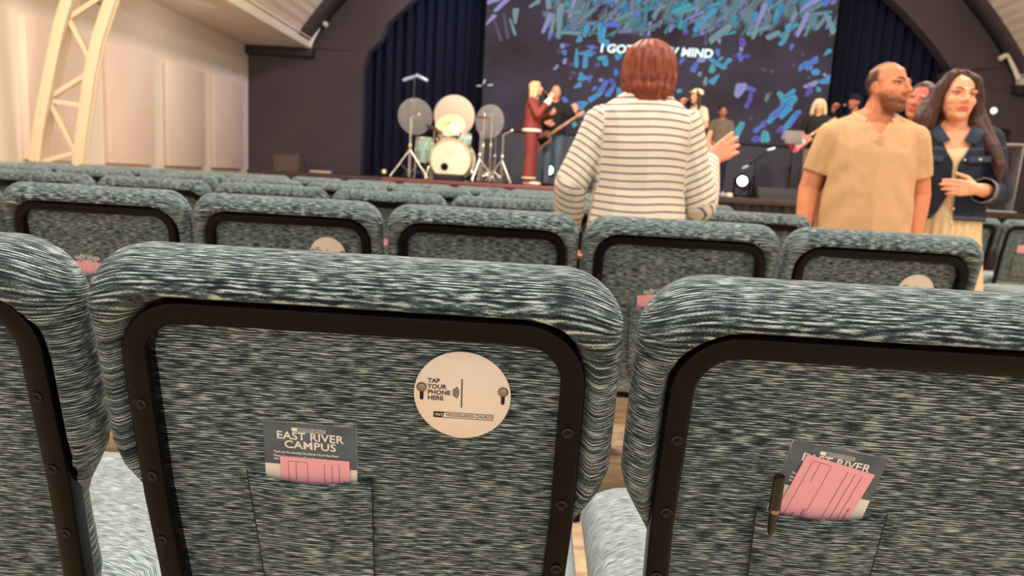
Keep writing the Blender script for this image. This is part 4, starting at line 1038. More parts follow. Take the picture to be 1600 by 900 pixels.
# bassist
p = at(860, 288, 12.3)
b, Hm = performer('bald person in a black shirt and jeans playing a bass guitar on stage', (p.x, 12.3, SZ), 172, 1.66, S(222, 150, 122), (cloth('black_shirt', S(32, 30, 32), .15), True), (cloth('blue_jeans', S(86, 100, 112), .15), ''), None,
    (((.18, 0, 1.36), (.27, -.02, 1.10), (.12, .22, 1.06), ((-.9, .3, -.2), (0, -1, 0), .6)), ((-.18, 0, 1.36), (-.29, .04, 1.14), (-.38, .24, 1.26), ((.2, .3, .9), (.5, -.8, 0), .8))), (25, -6, 0), None, fat=1.12)
def guitar(label, M, body_c, nk, L=.62, bass=True):
    """local: X along the neck, Y up, Z out of the front"""
    g = empty('bass_guitar' if bass else 'electric_guitar', (0, 0, 0), 0, label, 'guitar'); g.matrix_world = M
    out = []
    for i in range(48):
        a = 2*pi*i/48; r = .150+.022*cos(2*a)-.034*cos(4*a+.5)*.55+.016*cos(3*a); out.append((-.05+1.32*r*cos(a), r*sin(a)*.98))
    bm = bmesh.new(); prism(bm, out, .042); bmesh.ops.bevel(bm, geom=[e for e in bm.edges if abs(e.verts[0].co.z-e.verts[1].co.z) < 1e-5], offset=.006, segments=2, affect='EDGES'); sharp(new_obj('body', bm, body_c, g), 50)
    bm = bmesh.new(); prism(bm, [(x*.55+.01, y*.5-.02) for x, y in out], .003, Matrix.Translation((0, 0, .042))); new_obj('pickguard', bm, M_BLACK if bass else MW, g)
    bm = bmesh.new(); box(bm, (.10+L/2, .0, .044), (L+.05, .046, .020), bev=.005); new_obj('neck', bm, nk, g)
    bm = bmesh.new(); prism(bm, [(0, -.024), (.05, -.045), (.19, -.035), (.20, .02), (.05, .035), (0, .024)], .016, Matrix.Translation((.115+L, 0, .034))); hs = new_obj('headstock', bm, nk, g)
    for i in range(4): lathe('tuning_peg', [(.008, 0), (.010, .01), (.006, .016)], M_CHROME, hs, Matrix.Translation((.145+L+.042*i, .044-.004*i, .036)), 10)
    for i in range(3): bxo('pickup', (-.14+.08*i, 0, .046), (.022 if i else .03, .075, .012), M_CHROME if i == 0 else M_BLACK, g, .002)
    bm = bmesh.new()
    for i in range(4): add_tube(bm, [(-.14, -.015+.01*i, .058), (.12+L, -.012+.008*i, .056)], .0012, 5)
    new_obj('strings', bm, M_CHROME, g); return g
def gm(p0, p1, s=1.0):
    X = (p1-p0).normalized(); Zc = (CAM-p0).normalized(); Zc = (Zc-X*Zc.dot(X)).normalized(); Y = Zc.cross(X)
    return Matrix(((X.x, Y.x, Zc.x, p0.x), (X.y, Y.y, Zc.y, p0.y), (X.z, Y.z, Zc.z, p0.z), (0, 0, 0, 1))) @ Matrix.Scale(s, 4)
guitar('brown bass guitar with black pickguard held by the bald bassist', gm(at(849, 217, 12.04), at(905, 179, 12.04), .86), mat('guitar_wood', S(150, 84, 56), .35, coat=.4), mat('maple_neck', S(196, 140, 96), .45), .62)
# singer in a cream cap
p = at(1076, 300, 11.9)
b, Hm = performer('person in a cream cap with long black hair singing behind the striped top', (p.x, 11.9, SZ), 125, 1.66, S(206, 140, 108), (cloth('beige_top', S(206, 186, 160), .15), False), (cloth('black_trousers', S(26, 28, 36)), ''), hair_mat('black_hair', S(18, 14, 16), S(52, 40, 40)),
    (((.17, 0, 1.36), (.25, .10, 1.14), (.10, .26, 1.44), ((-.3, .2, .9), (-.9, .1, .1), .9)), ((-.17, 0, 1.36), (-.26, .02, 1.12), (-.22, .2, .98), ((.2, .8, -.3), (.6, -.5, 0), .5))), (0, 6, 0), 'long')
f = Fig(); f.hull((Hm @ V(0, -.015, .075), (.104, .112, .072))); f.hull((Hm @ V(0, .11, .062), (.07, .04, .010)), (Hm @ V(0, .06, .068), (.085, .04, .012))); link('cap', f.mesh('cap', .008, 2), cloth('cream_cap', S(238, 218, 176), .05), b)
Mw = Matrix.Translation(b.location) @ Matrix.Rotation(R(125), 4, 'Z') @ Matrix.Scale(1.66/1.70, 4)
mic_in('handheld microphone of the singer in the cream cap', Mw @ V(.03, .19, 1.54), (.2, .6, -.7))
# keyboard player
p = at(1117, 300, 13.0)
performer('person with short dark hair in an olive brown shirt at the back of the stage', (p.x, 13.0, SZ), 165, 1.57, S(176, 116, 90), (cloth('olive_shirt', S(112, 98, 80), .15), False), (cloth('black_trousers', S(26, 28, 36)), ''), hair_mat('black_hair', S(18, 14, 16), S(52, 40, 40)),
    (((.17, 0, 1.36), (.22, .03, 1.10), (.14, .26, 1.0), ((-.2, .9, -.2), (-.2, -.3, -.9), .4)), ((-.17, 0, 1.36), (-.22, .03, 1.10), (-.14, .26, 1.0), ((.2, .9, -.2), (.2, -.3, -.9), .4))), (10, -14, 0), 'short')
# guitarist
p = at(1264, 305, 11.9)
performer('person with light blonde hair in a black shirt playing a pink guitar on stage', (p.x, 11.9, SZ), 150, 1.62, S(228, 166, 132), (cloth('black_shirt', S(32, 30, 32), .15), False), (cloth('khaki_trousers', S(140, 122, 104), .15), ''), hair_mat('pale_hair', S(176, 150, 112), S(240, 226, 190)),
    (((.17, 0, 1.36), (.25, -.02, 1.11), (.16, .22, 1.04), ((-.9, .2, -.2), (0, -1, 0), .6)), ((-.17, 0, 1.36), (-.26, .04, 1.13), (-.33, .24, 1.22), ((.2, .3, .9), (.5, -.8, 0), .8))), (12, -4, 0), 'shoulder')
guitar('pink electric guitar with white pickguard held on stage', gm(at(1250, 222, 11.6), at(1298, 190, 11.6), .74), mat('pink_gloss', S(226, 84, 112), .3, coat=.5), mat('maple_neck', S(196, 140, 96), .45), .56, False)
# singer in a black cap
p = at(1318, 308, 12.1)
b, Hm = performer('person in a black cap and black clothes singing behind the man in the tan polo', (p.x, 12.1, SZ), 118, 1.74, S(170, 104, 78), (cloth('black_shirt', S(32, 30, 32), .15), True), (cloth('black_trousers', S(26, 28, 36)), ''), hair_mat('black_hair', S(18, 14, 16), S(52, 40, 40)),
    (((.17, 0, 1.36), (.26, .14, 1.16), (.12, .34, 1.44), ((-.3, .2, .9), (-.9, .1, .1), .9)), ((-.17, 0, 1.36), (-.24, .02, 1.12), (-.2, .2, .98), ((.2, .8, -.3), (.6, -.5, 0), .5))), (0, 4, 0), 'short')
f = Fig(); f.hull((Hm @ V(0, -.012, .072), (.1, .11, .068))); f.hull((Hm @ V(0, .12, .058), (.06, .035, .010)), (Hm @ V(0, .06, .064), (.082, .04, .012))); link('cap', f.mesh('cap', .008, 2), cloth('black_cap', S(24, 22, 26), .05), b)
Mw = Matrix.Translation(b.location) @ Matrix.Rotation(R(118), 4, 'Z') @ Matrix.Scale(1.74/1.70, 4)
mic_in('handheld microphone of the singer in the black cap', Mw @ V(.03, .20, 1.53), (.3, .6, -.5))
# visitor half hidden between the couple
p = at(1416, 320, 4.75)
performer('person with a smiling face peeking out between the man and the woman', (p.x, 4.75, 0), 150, 1.73, S(196, 116, 92), (cloth('black_shirt', S(32, 30, 32), .15), True), (cloth('black_trousers', S(26, 28, 36)), ''), hair_mat('dark_brown_hair', S(34, 20, 18), S(104, 58, 46)),
    (((.17, 0, 1.36), (.22, -.02, 1.10), (.22, .06, .88), DOWN), ((-.17, 0, 1.36), (-.22, -.02, 1.10), (-.22, .06, .88), DOWN)), (-10, 2, -14), 'short', vox=.009)

# ------------------------------------------------------------------ screen
YS = 14.05
xl = (at(757, 0, YS).x+at(753, 205, YS).x)/2; xr = (at(1308, 0, YS).x+at(1295, 210, YS).x)/2 - .02; zb = (at(790, 208.6, YS).z+at(1190, 224, YS).z)/2
sc = empty('led_screen', (0, YS, 0), 0, 'large video screen with cyan and blue shapes above the stage', 'screen')
bxo('screen_housing', ((xl+xr)/2, .07, (zb+5.75)/2), (xr-xl, .12, 5.75-zb), M_BLACK, sc, .006)
m = mat('screen_face', (0, 0, 0), .5, spec=.1); N, L, bs = nodes(m)
tc = N.new('ShaderNodeTexCoord'); nz = N.new('ShaderNodeTexNoise'); nz.inputs['Scale'].default_value = .8; nz.inputs['Detail'].default_value = 3
rp = N.new('ShaderNodeValToRGB'); rp.color_ramp.elements[0].color = (*S(58, 46, 50), 1); rp.color_ramp.elements[1].color = (*S(80, 70, 84), 1); rp.color_ramp.elements[0].position = .35; rp.color_ramp.elements[1].position = .7
L.new(tc.outputs['Object'], nz.inputs[0]); L.new(nz.outputs['Fac'], rp.inputs[0]); L.new(rp.outputs[0], bs.inputs['Emission Color']); bs.inputs['Emission Strength'].default_value = .8
bm = bmesh.new(); v_ = [bm.verts.new(q) for q in ((xl+.01, 0, zb+.01), (xr-.01, 0, zb+.01), (xr-.01, 0, 5.74), (xl+.01, 0, 5.74))]; bm.faces.new(v_)
face = new_obj('screen_face', bm, m, sc, False)
pal = dict(C=(56, 152, 196), B=(74, 116, 204), L=(140, 144, 198), V=(88, 74, 182), G=(112, 146, 156), T=(62, 164, 176), D=(92, 84, 110), E=(96, 130, 108))
STR = [(901,78,901,101,3.4,'C'),(906,83.5,920,83,4.6,'C'),(915,85,913.5,101,4,'C'),(920,82,929,83,2,'B'),(908,114,908,123,3.8,'C'),(908,124,916,121,2.4,'C'),(898,136.5,905,132,3.2,'C'),(921,125,922,121,2.8,'B'),(926.5,140.5,929,138.5,3,'B'),
(882.5,159,883,157,4,'B'),(881.5,83,882,81,3,'B'),(879,73,879,71,3,'L'),(885,71,886,70,2.2,'V'),(882.5,97,882.5,95,2.8,'L'),(866.5,107.5,870,104,2.3,'L'),(873,81,874,80,2,'D'),(945,89,945.6,99.5,3.5,'C'),(935,91.5,939,90.6,2.6,'T'),(965,92,966,88,4,'C'),
(947,128,937,146,4.6,'B'),(938,146,924,155,3.8,'C'),(960,133,950,146,4.2,'B'),(961.5,115.5,963,112,3,'B'),(955,128,956,126,3,'V'),(938.5,126,939,125,2.5,'L'),(914,161,908,165,6,'C'),(893,163.5,903,163,3.5,'B'),(907,180.5,919,179.5,3,'C'),(896.5,196,897,194,3.8,'T'),
(907,192,908,191,2.4,'D'),(894,184,897,183,3,'T'),(878,166.5,879,166,2.4,'D'),(884,176,885,175,2.2,'D'),(966,147,967,143,4,'C'),(891,123,892,122,2.4,'D'),(890,101,893,101,2.2,'D'),(891,113,899,114,2,'D'),(932,103,933,101,2.6,'V'),(918,72,930,74,2.4,'V'),(922,74,924,74,3.4,'B'),
(1121.5,83.5,1122,81,3.4,'B'),(1092,93.5,1100,93,3,'L'),(1089.5,97,1082.5,110,3,'B'),(1108,91,1119,99.5,3,'C'),(1119,99,1131,104,3.6,'C'),(1131,103,1139,94.5,3.4,'C'),(1122,95,1127,91.5,2.4,'T'),(1111,110,1113.5,107,4.2,'T'),(1122.5,117.5,1112,128,3.4,'C'),
(1103,121,1102,130.5,2.7,'G'),(1094,118,1093,116,3,'G'),(1063,99.5,1066,94,3,'B'),(1157,93,1157,90,5,'B'),(1146,87.5,1170,88,1.8,'V'),(1159,61,1160,69,3.6,'V'),(1158,80,1158,76,2.4,'L'),(1153.5,147,1158,136,6.4,'L'),(1168,138,1176,139.5,3.3,'B'),(1175,141,1172,155,3.2,'V'),(1172,155,1166,165,2.8,'V'),
(1196.5,157,1200,149,2.4,'E'),(1203,147,1204,145,2,'D'),(1217,146,1224,155,4.2,'T'),(1224,153,1239,142,3,'C'),(1289,85.5,1295,80,3.2,'C'),(1251,106,1260,100,4.2,'B'),(1261,101,1275,93,3.6,'B'),(1262,104,1264,103,5,'B'),(1271,114,1276,112,4,'C'),(1283,128,1294,125,4.2,'C'),(1293,126,1296,120,3,'C'),
(1258,135,1272,130.5,4.2,'L'),(1260,148,1266,141,3.6,'V'),(1278,141,1279,140,3.2,'T'),(1288,117.5,1289,117,2.5,'L'),(1263,122,1264,121,2.5,'D'),(1236,77,1237,73,3,'B'),(1221,67,1225,62,3.8,'C'),(1225,160,1240,155,5,'C'),(1238,159,1227,173,4.6,'C'),(1227,166,1206,184,3.6,'B'),(1221,183,1232,170,4,'C'),
(1207,185,1204,188,4.4,'C'),(1198,188,1193,194,4,'V'),(1193,194,1181,203,3.4,'B'),(1160,194,1148,215,4.6,'T'),(1195.5,208,1195,218,5,'T'),(1177,219,1184,216,3.4,'V'),(1247,176,1232,196,4.2,'B'),(1240,180,1226,200,3.6,'C'),(1227,207,1224,213,3,'L'),(1216,204,1220,202,3.4,'V'),(1280.5,170,1282,169,4,'T'),
(1172,186,1173,185,2.6,'D'),(1060,143,1061,142,3,'T'),(1047,155,1048,153,3.4,'T'),(1101,186,1102,180,4,'L'),(1143,219,1152,220,2,'G'),(1190,108,1195,109,2,'D'),(1205,113,1206,111,2.2,'D'),(1241,102,1241,101,2,'D'),(1253,86,1254,85,2.4,'D'),(858,61,860,52,3.4,'B'),(862,50,865,25,3.0,'G'),(848,50,860,24,3.2,'L'),
(805,36,806,16,3.2,'G'),(757,38,772,25,2.6,'L'),(772,32,783,62,2.2,'D'),(787,22,793,58,2.4,'D'),(797,30,804,52,2.4,'G'),(828,10,842,2,2.4,'G'),(856,-2,857,12,2.6,'G'),(760,4,776,-6,6,'L'),(775,16,795,-4,3,'L'),(873,58,876,14,6,'G'),(880,50,905,52,2.6,'G'),(904,62,906,61,3.6,'C'),(913,56,918,42,3.4,'C'),
(939,60,940,40,5,'C'),(941,40,963,38,3.4,'B'),(955,2,956,8,2.4,'B'),(990,24,996,20,4,'B'),(940,64,946,68,5,'C'),(1086,47,1092,38,3.2,'C'),(1096,36,1116,16,3.2,'C'),(1070,52,1071,50,3,'V'),(1103,53,1103,68,2.6,'D'),(1124,66,1124,64,2.6,'L'),(1112,62,1138,44,5,'G'),(1176,58,1182,44,3.4,'G'),(1183,40,1196,8,3.0,'L'),
(1200,59,1216,51,3,'G'),(1228,60,1242,21,3.0,'G'),(1231,48,1232,43,5,'C'),(1242,53,1243,52,3,'V'),(1246,54,1262,22,3,'L'),(1252,16,1280,-4,4,'L'),(1288,8,1296,-4,3,'B'),(1290,22,1302,48,4,'G'),(1212,40,1222,30,2,'D')]
rs = random.Random(11)
UP = []
for i in range(420):
    x = 850+455*rs.random(); y = -34+92*rs.random()
    if x > 1190 and rs.random() < .40: continue
    if x < 890 and rs.random() < .5: continue
    a = R(rs.gauss(-60, 14) if rs.random() < .72 else rs.gauss(-12, 10)); l = rs.uniform(8, 34); r = rs.uniform(1.0, 3.2)
    if y > 60-8*rs.random(): y = 56
    UP.append((x, y, x+l*cos(a), y+l*sin(a), r, rs.choice('GGGGTCLTCDGLG')))
PATCH = [(855+23*i, rs.uniform(-30, 46), 855+23*i+rs.uniform(-16, 16), rs.uniform(-30, 46), rs.uniform(9, 17), 'P') for i in range(19)]
pal['P'] = (102, 122, 134)
bgc = np.array(S(66, 54, 60))
bm = bmesh.new(); lay = bm.verts.layers.float_color.new('Col')
def stroke(i, s):
    x0, y0, x1, y1, r, c = s; col = np.array(S(*pal[c])); off = -.002-.00006*i
    dim = .55 if s in UPS else 1.0
    dx, dy = x1-x0, y1-y0; L = math.hypot(dx, dy) or 1; ux, uy = dx/L, dy/L; nx, ny = -uy, ux
    wob = rs.uniform(.35, .95); wv = [1+.20*sin(2*pi*j/24*2+i)+.14*sin(2*pi*j/24*3+2.3*i) for j in range(24)]; out = []
    def ring(rr, c_):
        vs_ = []
        for j in range(12):
            a = R(-90+180*j/11); q_ = rr*wv[j]; vs_.append((x1+ux*q_*cos(a)+nx*q_*sin(a), y1+uy*q_*cos(a)+ny*q_*sin(a)))
        for j in range(12):
            a = R(90+180*j/11); q_ = rr*wob*wv[12+j]; vs_.append((x0+ux*q_*cos(a)+nx*q_*sin(a), y0+uy*q_*cos(a)+ny*q_*sin(a)))
        res = []
        for x, y in vs_:
            p = at(x, y, YS+off); p.y -= YS; v = bm.verts.new((min(max(p.x, xl+.02), xr-.02), p.y, max(p.z, zb+.02))); v[lay] = (*c_, 1); res.append(v)
        return res
    cin = col*.9; crim = np.minimum(col*.9+.09, 1)
    if dim < 1: k_ = rs.uniform(.5, 1.0); cin, crim = bgc*(1-k_)+col*k_, bgc*(1-k_)+col*k_*1.05
    if c == 'P': cin = crim = col
    if c == 'D': crim = cin = col
    A = ring(r*.45, cin); B = ring(r*.85, crim); Cc = ring(r*1.15, bgc*.5+crim*.5 if c not in 'PD' else bgc*.6+col*.4); Dd = ring(r*1.45 if c != 'P' else r*1.8, bgc)
    bm.faces.new(A)
    for P_, Q_ in ((A, B), (B, Cc), (Cc, Dd)):
        for j in range(24): bm.faces.new((P_[j], P_[(j+1) % 24], Q_[(j+1) % 24], Q_[j]))
UPS = set(UP)
for i, s in enumerate(PATCH+UP+STR): stroke(i, s)
me = bpy.data.meshes.new('screen_picture'); bm.to_mesh(me); bm.free()
m = mat('screen_shapes', (0, 0, 0), .5, spec=.1); N, L, bs = nodes(m)
a = N.new('ShaderNodeAttribute'); a.attribute_name = 'Col'; L.new(a.outputs['Color'], bs.inputs['Emission Color']); bs.inputs['Emission Strength'].default_value = 1.0
pic = link('screen_picture', me, m, sc, False); pic['kind'] = 'stuff'
# lyric line
me = text_mesh('I GOT A NEW MIND', 1, .035, 'LEFT', 1.0); cs = coords(me); wdt = cs[:, 0].max()-cs[:, 0].min()
p0, p1 = at(938, 81, YS-.07), at(1113, 90, YS-.07); hgt = (at(1000, 74, YS).z-at(1000, 88, YS).z)
sx = (p1.x-p0.x)/wdt; sz = hgt/(cs[:, 1].max()-cs[:, 1].min())
cs2 = np.stack([p0.x+(cs[:, 0]-cs[:, 0].min())*sx + (cs[:, 1])*sz*.12, np.full(len(cs), -.07), (p0.z+p1.z)/2+cs[:, 1]*sz], 1); set_coords(me, cs2); me.materials.clear()
link('lettering', me, mat('lyric_white', (0, 0, 0), .5, emit=(.85, 1, 1), estr=1.15), sc, False)
struct(bxo('trim_under_screen', ((xl+xr)/2, YS+.10, (SZ+zb)/2), (xr-xl, .1, zb-SZ-.02), mat('dark_riser', S(52, 49, 58), .6), bev=0))

# ------------------------------------------------------------------ drum kit and stage gear
M_MINT = mat('mint_shell', S(150, 178, 166), .35, coat=.3); M_HEAD = mat('cream_drum_head', S(244, 228, 198), .5); M_GOLD = mat('brass', S(196, 150, 84), .3, .9); M_BR = mat('dark_bronze', S(110, 64, 48), .35, .8)
M_ACR = mat('clear_acrylic', S(226, 220, 216), .10, trans=.80); M_ACR.node_tree.nodes['Principled BSDF'].inputs['IOR'].default_value = 1.15
M_ACR2 = mat('milky_acrylic', S(240, 214, 190), .3, trans=.35)
def gp(x, Y): p = at(x, 280, Y); return V(p.x, Y, SZ)          # stage floor below a picture column
def z_of(x, y, Y): return at(x, y, Y).z
def tripod(e, h, m=M_CHROME, spread=.26, th=.30, r=.011, lean=(0, 0), n=3, base='leg', rot=20):
    tube('pole', [(0, 0, .02), (0, 0, h*.55)], r, m, e); tube('upper_pole', [(0, 0, h*.5), (lean[0], lean[1], h)], r*.72, m, e)
    lathe('clamp', [(.02, h*.5), (.024, h*.52), (.024, h*.56), (.018, h*.58)], m, e, n=14)
    for i in range(n):
        a = R(rot+360*i/n); L = tube('leg', [(0, 0, th), (spread*cos(a), spread*sin(a), .012)], r*.8, m, e)
        tube('brace', [(0, 0, .08), (spread*.5*cos(a), spread*.5*sin(a), .012+(th-.012)*.5)], r*.55, m, L, 6)
        lathe('foot', [(.014, 0), (.016, .01), (.012, .024)], M_BLACK, L, Matrix.Translation((spread*cos(a), spread*sin(a), 0)), 10)
def disc(label, x, y, rx, Y, m, yaw=0, stand=True):
    p = at(x, y, Y); r = rx*Y/FPX; e = empty('round_shield', (p.x, Y, SZ), R(yaw), label, 'shield', 'round see-through discs over the drums'); h = p.z-SZ
    Mx = Matrix.Translation((0, 0, h)) @ Matrix.Rotation(R(90), 4, 'X')
    lathe('disc', [(r-.004, -.003), (r, -.002), (r, .002), (r-.004, .003)], m, e, Mx, 64)
    bm = bmesh.new(); sweep(bm, [V(r*cos(2*pi*i/64), 0, h+r*sin(2*pi*i/64)) for i in range(64)], circ(.004, 6), closed=True, up=Vector((0, 1, 0))); new_obj('rim', bm, mat('rim_grey', S(150, 146, 150), .4), e)
    tube('stem', [(0, .015, .015), (0, .015, h+.05)], .008, M_BLACK, e); lathe('base', [(.12, 0), (.12, .012), (.015, .02)], M_BLACK, e, Matrix.Translation((0, .015, 0)), 24); return e
disc('clear round disc at the left of the drum kit', 649, 182, 27, 11.3, M_ACR, 28)
disc('milky cream round disc in the middle above the bass drum', 710, 181, 31, 11.5, M_ACR2, 8)
disc('clear round disc at the right of the drum kit', 765, 190, 25, 11.3, M_ACR, -28)
def hoop(e, r, z, w_, m, Mx, n):
    bm = bmesh.new(); add_lathe(bm, [(r*.965, z-w_), (r*1.03, z-w_), (r*1.03, z+w_), (r*.985, z+w_), (r*.965, z-w_)], Mx, n, False); return sharp(new_obj('hoop', bm, m, e), 40)
def drum(name, label, x, ytop, ybot, wpx, Y, shell, cat='drum', tilt=0, legs_=True, group=None):
    p = at(x, (ytop+ybot)/2, Y); r = wpx/2*Y/FPX; h = (ybot-ytop)*Y/FPX; zt = z_of(x, ytop, Y)-SZ
    e = empty(name, (p.x, Y, SZ), 0, label, cat, group); Mx = Matrix.Translation((0, 0, zt-h/2)) @ Matrix.Rotation(R(tilt), 4, 'X')
    lathe('shell', [(r*.96, -h/2+.01), (r*.97, h/2-.01)], shell, e, Mx, 40)
    lathe('drum_head', [(r*.99, h/2-.005), (r*.985, h/2+.003), (.0, h/2+.004)], M_HEAD, e, Mx, 40)
    for z in (-h/2, h/2): 
        hoop(e, r, z, .012, M_CHROME, Mx, 40)
    for i in range(8):
        a = R(22+45*i); q = Mx @ Matrix.Rotation(a, 4, 'Z'); bm = bmesh.new(); add_tube(bm, [q @ V(r*1.01, 0, -h/2), q @ V(r*1.01, 0, h/2)], .004, 6); box(bm, q @ V(r*1.01, 0, 0), (.02, .02, .04), bev=.004); new_obj('lug', bm, M_CHROME, e)
    if legs_:
        for i in range(3):
            a = R(90+120*i); tube('leg', [(r*1.05*cos(a), r*1.05*sin(a), zt-h*.5), (r*1.05*cos(a), r*1.05*sin(a), .05), (r*1.2*cos(a), r*1.2*sin(a), .008)], .008, M_CHROME, e)
    else: tube('stand_pole', [(0, .02, .012), (0, .02, zt-h*.9)], .011, M_CHROME, e); lathe('stand_base', [(.14, 0), (.14, .012), (.012, .03)], M_CHROME, e, Matrix.Translation((0, .02, 0)), 24)
    return e
drum('floor_tom', 'pale mint floor tom at the left of the bass drum', 663, 216, 252, 27, 10.75, M_MINT)
drum('rack_tom', 'small pale mint tom on the right above the bass drum', 727, 209, 226, 19, 10.9, M_MINT, legs_=False)
drum('snare_drum', 'gold snare drum just above the bass drum', 697, 211, 226, 28, 11.0, M_GOLD, legs_=False, tilt=10)
# bass drum
Y = 10.55; p = at(704, 252, Y); r = 31*Y/FPX
e = empty('bass_drum', (p.x, Y, SZ), R(-4), 'bass drum with a cream front head and a dark round port hole', 'drum'); Mx = Matrix.Translation((0, .2, r+.025)) @ Matrix.Rotation(R(90), 4, 'X')
lathe('shell', [(r*.95, -.2), (r*.96, .2)], M_MINT, e, Mx, 56); lathe('drum_head', [(r*.98, .19), (r*.97, .206), (0, .208)], M_HEAD, e, Mx, 56); lathe('rear_head', [(0, -.21), (r*.97, -.208), (r*.98, -.19)], M_HEAD, e, Mx, 56)
for z in (-.2, .205): hoop(e, r, z, .02, mat('cream_hoop', S(216, 190, 148), .4), Mx, 56)
lathe('port_hole', [(.052, 0), (.056, .003), (.05, .004)], M_BLACK, e, Matrix.Translation((-.085, -.012, r*.62+.02)) @ Matrix.Rotation(R(90), 4, 'X'), 28)
for i in range(8):
    a = R(22+45*i); q = Mx @ Matrix.Rotation(a, 4, 'Z'); bm = bmesh.new(); add_tube(bm, [q @ V(r*1.0, 0, -.19), q @ V(r*1.0, 0, .19)], .005, 6); box(bm, q @ V(r*1.03, 0, .19), (.025, .025, .03), bev=.004); new_obj('claw', bm, M_CHROME, e)
for s in (-1, 1): tube('spur', [(s*r*.98, .12, r*1.0), (s*(r*1.12), -.02, r*.55), (s*(r*1.2), -.07, .01)], .013, M_CHROME, e)
bm = bmesh.new(); sweep(bm, [V(.06*cos(R(a)), -.011, 1.42*r+.035*sin(R(a))) for a in range(0, 361, 15)], circ(.002, 5), up=Vector((0, 1, 0))); new_obj('emblem', bm, mat('emblem_grey', S(150, 130, 100), .5), e)
p = at(702, 278, 10.22); o = empty('foot_box', (p.x, 10.2, SZ), 0, 'low black box on the stage in front of the bass drum', 'box')
bxo('body', (0, 0, .05), (.42, .16, .10), M_BLACK, o, .008); bxo('grille', (0, -.082, .05), (.38, .006, .07), mat('grille_dark', S(40, 34, 34), .8), o, .002)
# cymbals
def cymbal(label, x, y, wpx, Y, tilt, m, roll=0, base_rot=20):
    p = at(x, y, Y); h = p.z-SZ; rr = wpx/2*Y/FPX; e = empty('cymbal_stand', (p.x, Y, SZ), 0, label, 'cymbal', 'cymbals on chrome stands'); tripod(e, h+.03, rot=base_rot)
    q = Matrix.Translation((0, 0, h)) @ Matrix.Rotation(R(roll), 4, 'Y') @ Matrix.Rotation(R(tilt), 4, 'X')
    lathe('cymbal', [(rr, 0), (rr*.6, .012), (rr*.22, .022), (rr*.16, .036), (.006, .042), (.006, .038), (rr*.15, .032), (rr*.2, .018), (rr*.6, .008), (rr, -.002)], m, e, q, 48)
    lathe('wing_nut', [(.012, .04), (.016, .05), (.006, .065)], M_CHROME, e, q, 12); return e
cymbal('dark bronze cymbal tilted beside the left drums', 679, 202, 30, 10.95, 12, M_BR, 24)
cymbal('cream lit ride cymbal above the bass drum', 703, 196, 46, 11.15, 52, mat('pale_brass', S(244, 218, 172), .45, .2), -6, 60)
cymbal('gold cymbal at the right of the drum kit', 757, 184, 26, 10.9, 10, M_GOLD, 4)
cymbal('lower gold hi-hat cymbal at the right of the kit', 775, 212, 22, 11.6, 4, M_GOLD, 0, 50)
def plain_stand(name, label, x, ytop, Y, arm_=None, m=M_CHROME, cat='stand', rot=20, spread=.24, th=.34, r=.012):
    e = empty(name, gp(x, Y), 0, label, cat); h = z_of(x, ytop, Y)-SZ; tripod(e, h, m, spread, th, r, rot=rot)
    if arm_: tube('boom_arm', [(0, 0, h), (arm_[0], arm_[1], h+arm_[2])], .009, m, e); lathe('tip', [(.018, -.02), (.026, 0), (.018, .02)], m, e, Matrix.Translation((arm_[0], arm_[1], h+arm_[2])), 14)
    return e
plain_stand('hardware_stand', 'white lit chrome tripod stand at the far left of the drums', 639, 184, 10.5, (.12, 0, .05), rot=100, spread=.32, th=.42, r=.016)
plain_stand('hardware_stand', 'tall chrome stand at the right of the drums, left of the pair', 764, 178, 11.1, rot=40)
plain_stand('hardware_stand', 'shorter chrome stand at the right edge of the drum kit', 783, 210, 10.6, (.12, .0, .06), rot=70)
plain_stand('hardware_stand', 'slim chrome stand right beside the bass drum', 748, 205, 10.35, rot=10)
def mic_stand(label, x, ytop, Y, heads, m=M_BLACK, ms=1.0):
    e = empty('microphone_stand', gp(x, Y), 0, label, 'microphone stand'); h = z_of(x, ytop, Y)-SZ; tripod(e, h, m, .28, .2, .010)
    for i, (dx, dy, dz, ex, ez) in enumerate(heads):
        tube('boom_arm', [(0, 0, h), (dx, dy, h+dz)], .007, m, e)
        q = Matrix.Translation((dx, dy, h+dz)) @ V(ex, 0, ez).normalized().to_track_quat('Z', 'Y').to_matrix().to_4x4() @ Matrix.Scale(ms, 4)
        lathe('microphone_head', [(.014, -.09), (.03, -.08), (.034, 0), (.036, .08), (.026, .13), (.008, .14)], mat('mic_silver', S(186, 200, 228), .3, .6), e, q, 18)
    return e
mic_stand('tall thin microphone stand with a lit head behind the left disc', 642, 122, 11.9, ((-.06, 0, .0, -1, -.35), (.10, 0, .02, 1, -.45)), mat('stand_grey', S(90, 88, 92), .5))
mic_stand('thin black overhead microphone stand at the left edge of the screen', 747, 134, 12.6, ((-.05, 0, 0, -1, -.1), (.02, 0, .06, .3, 1), (.12, 0, .02, 1, .2)), ms=.42)
e = mic_stand('short boom microphone stand in the middle of the stage', 1178, 250, 10.9, ((.16, -.1, .16, 1, .35), (-.10, .1, -.10, -1, -.5)), ms=.55)
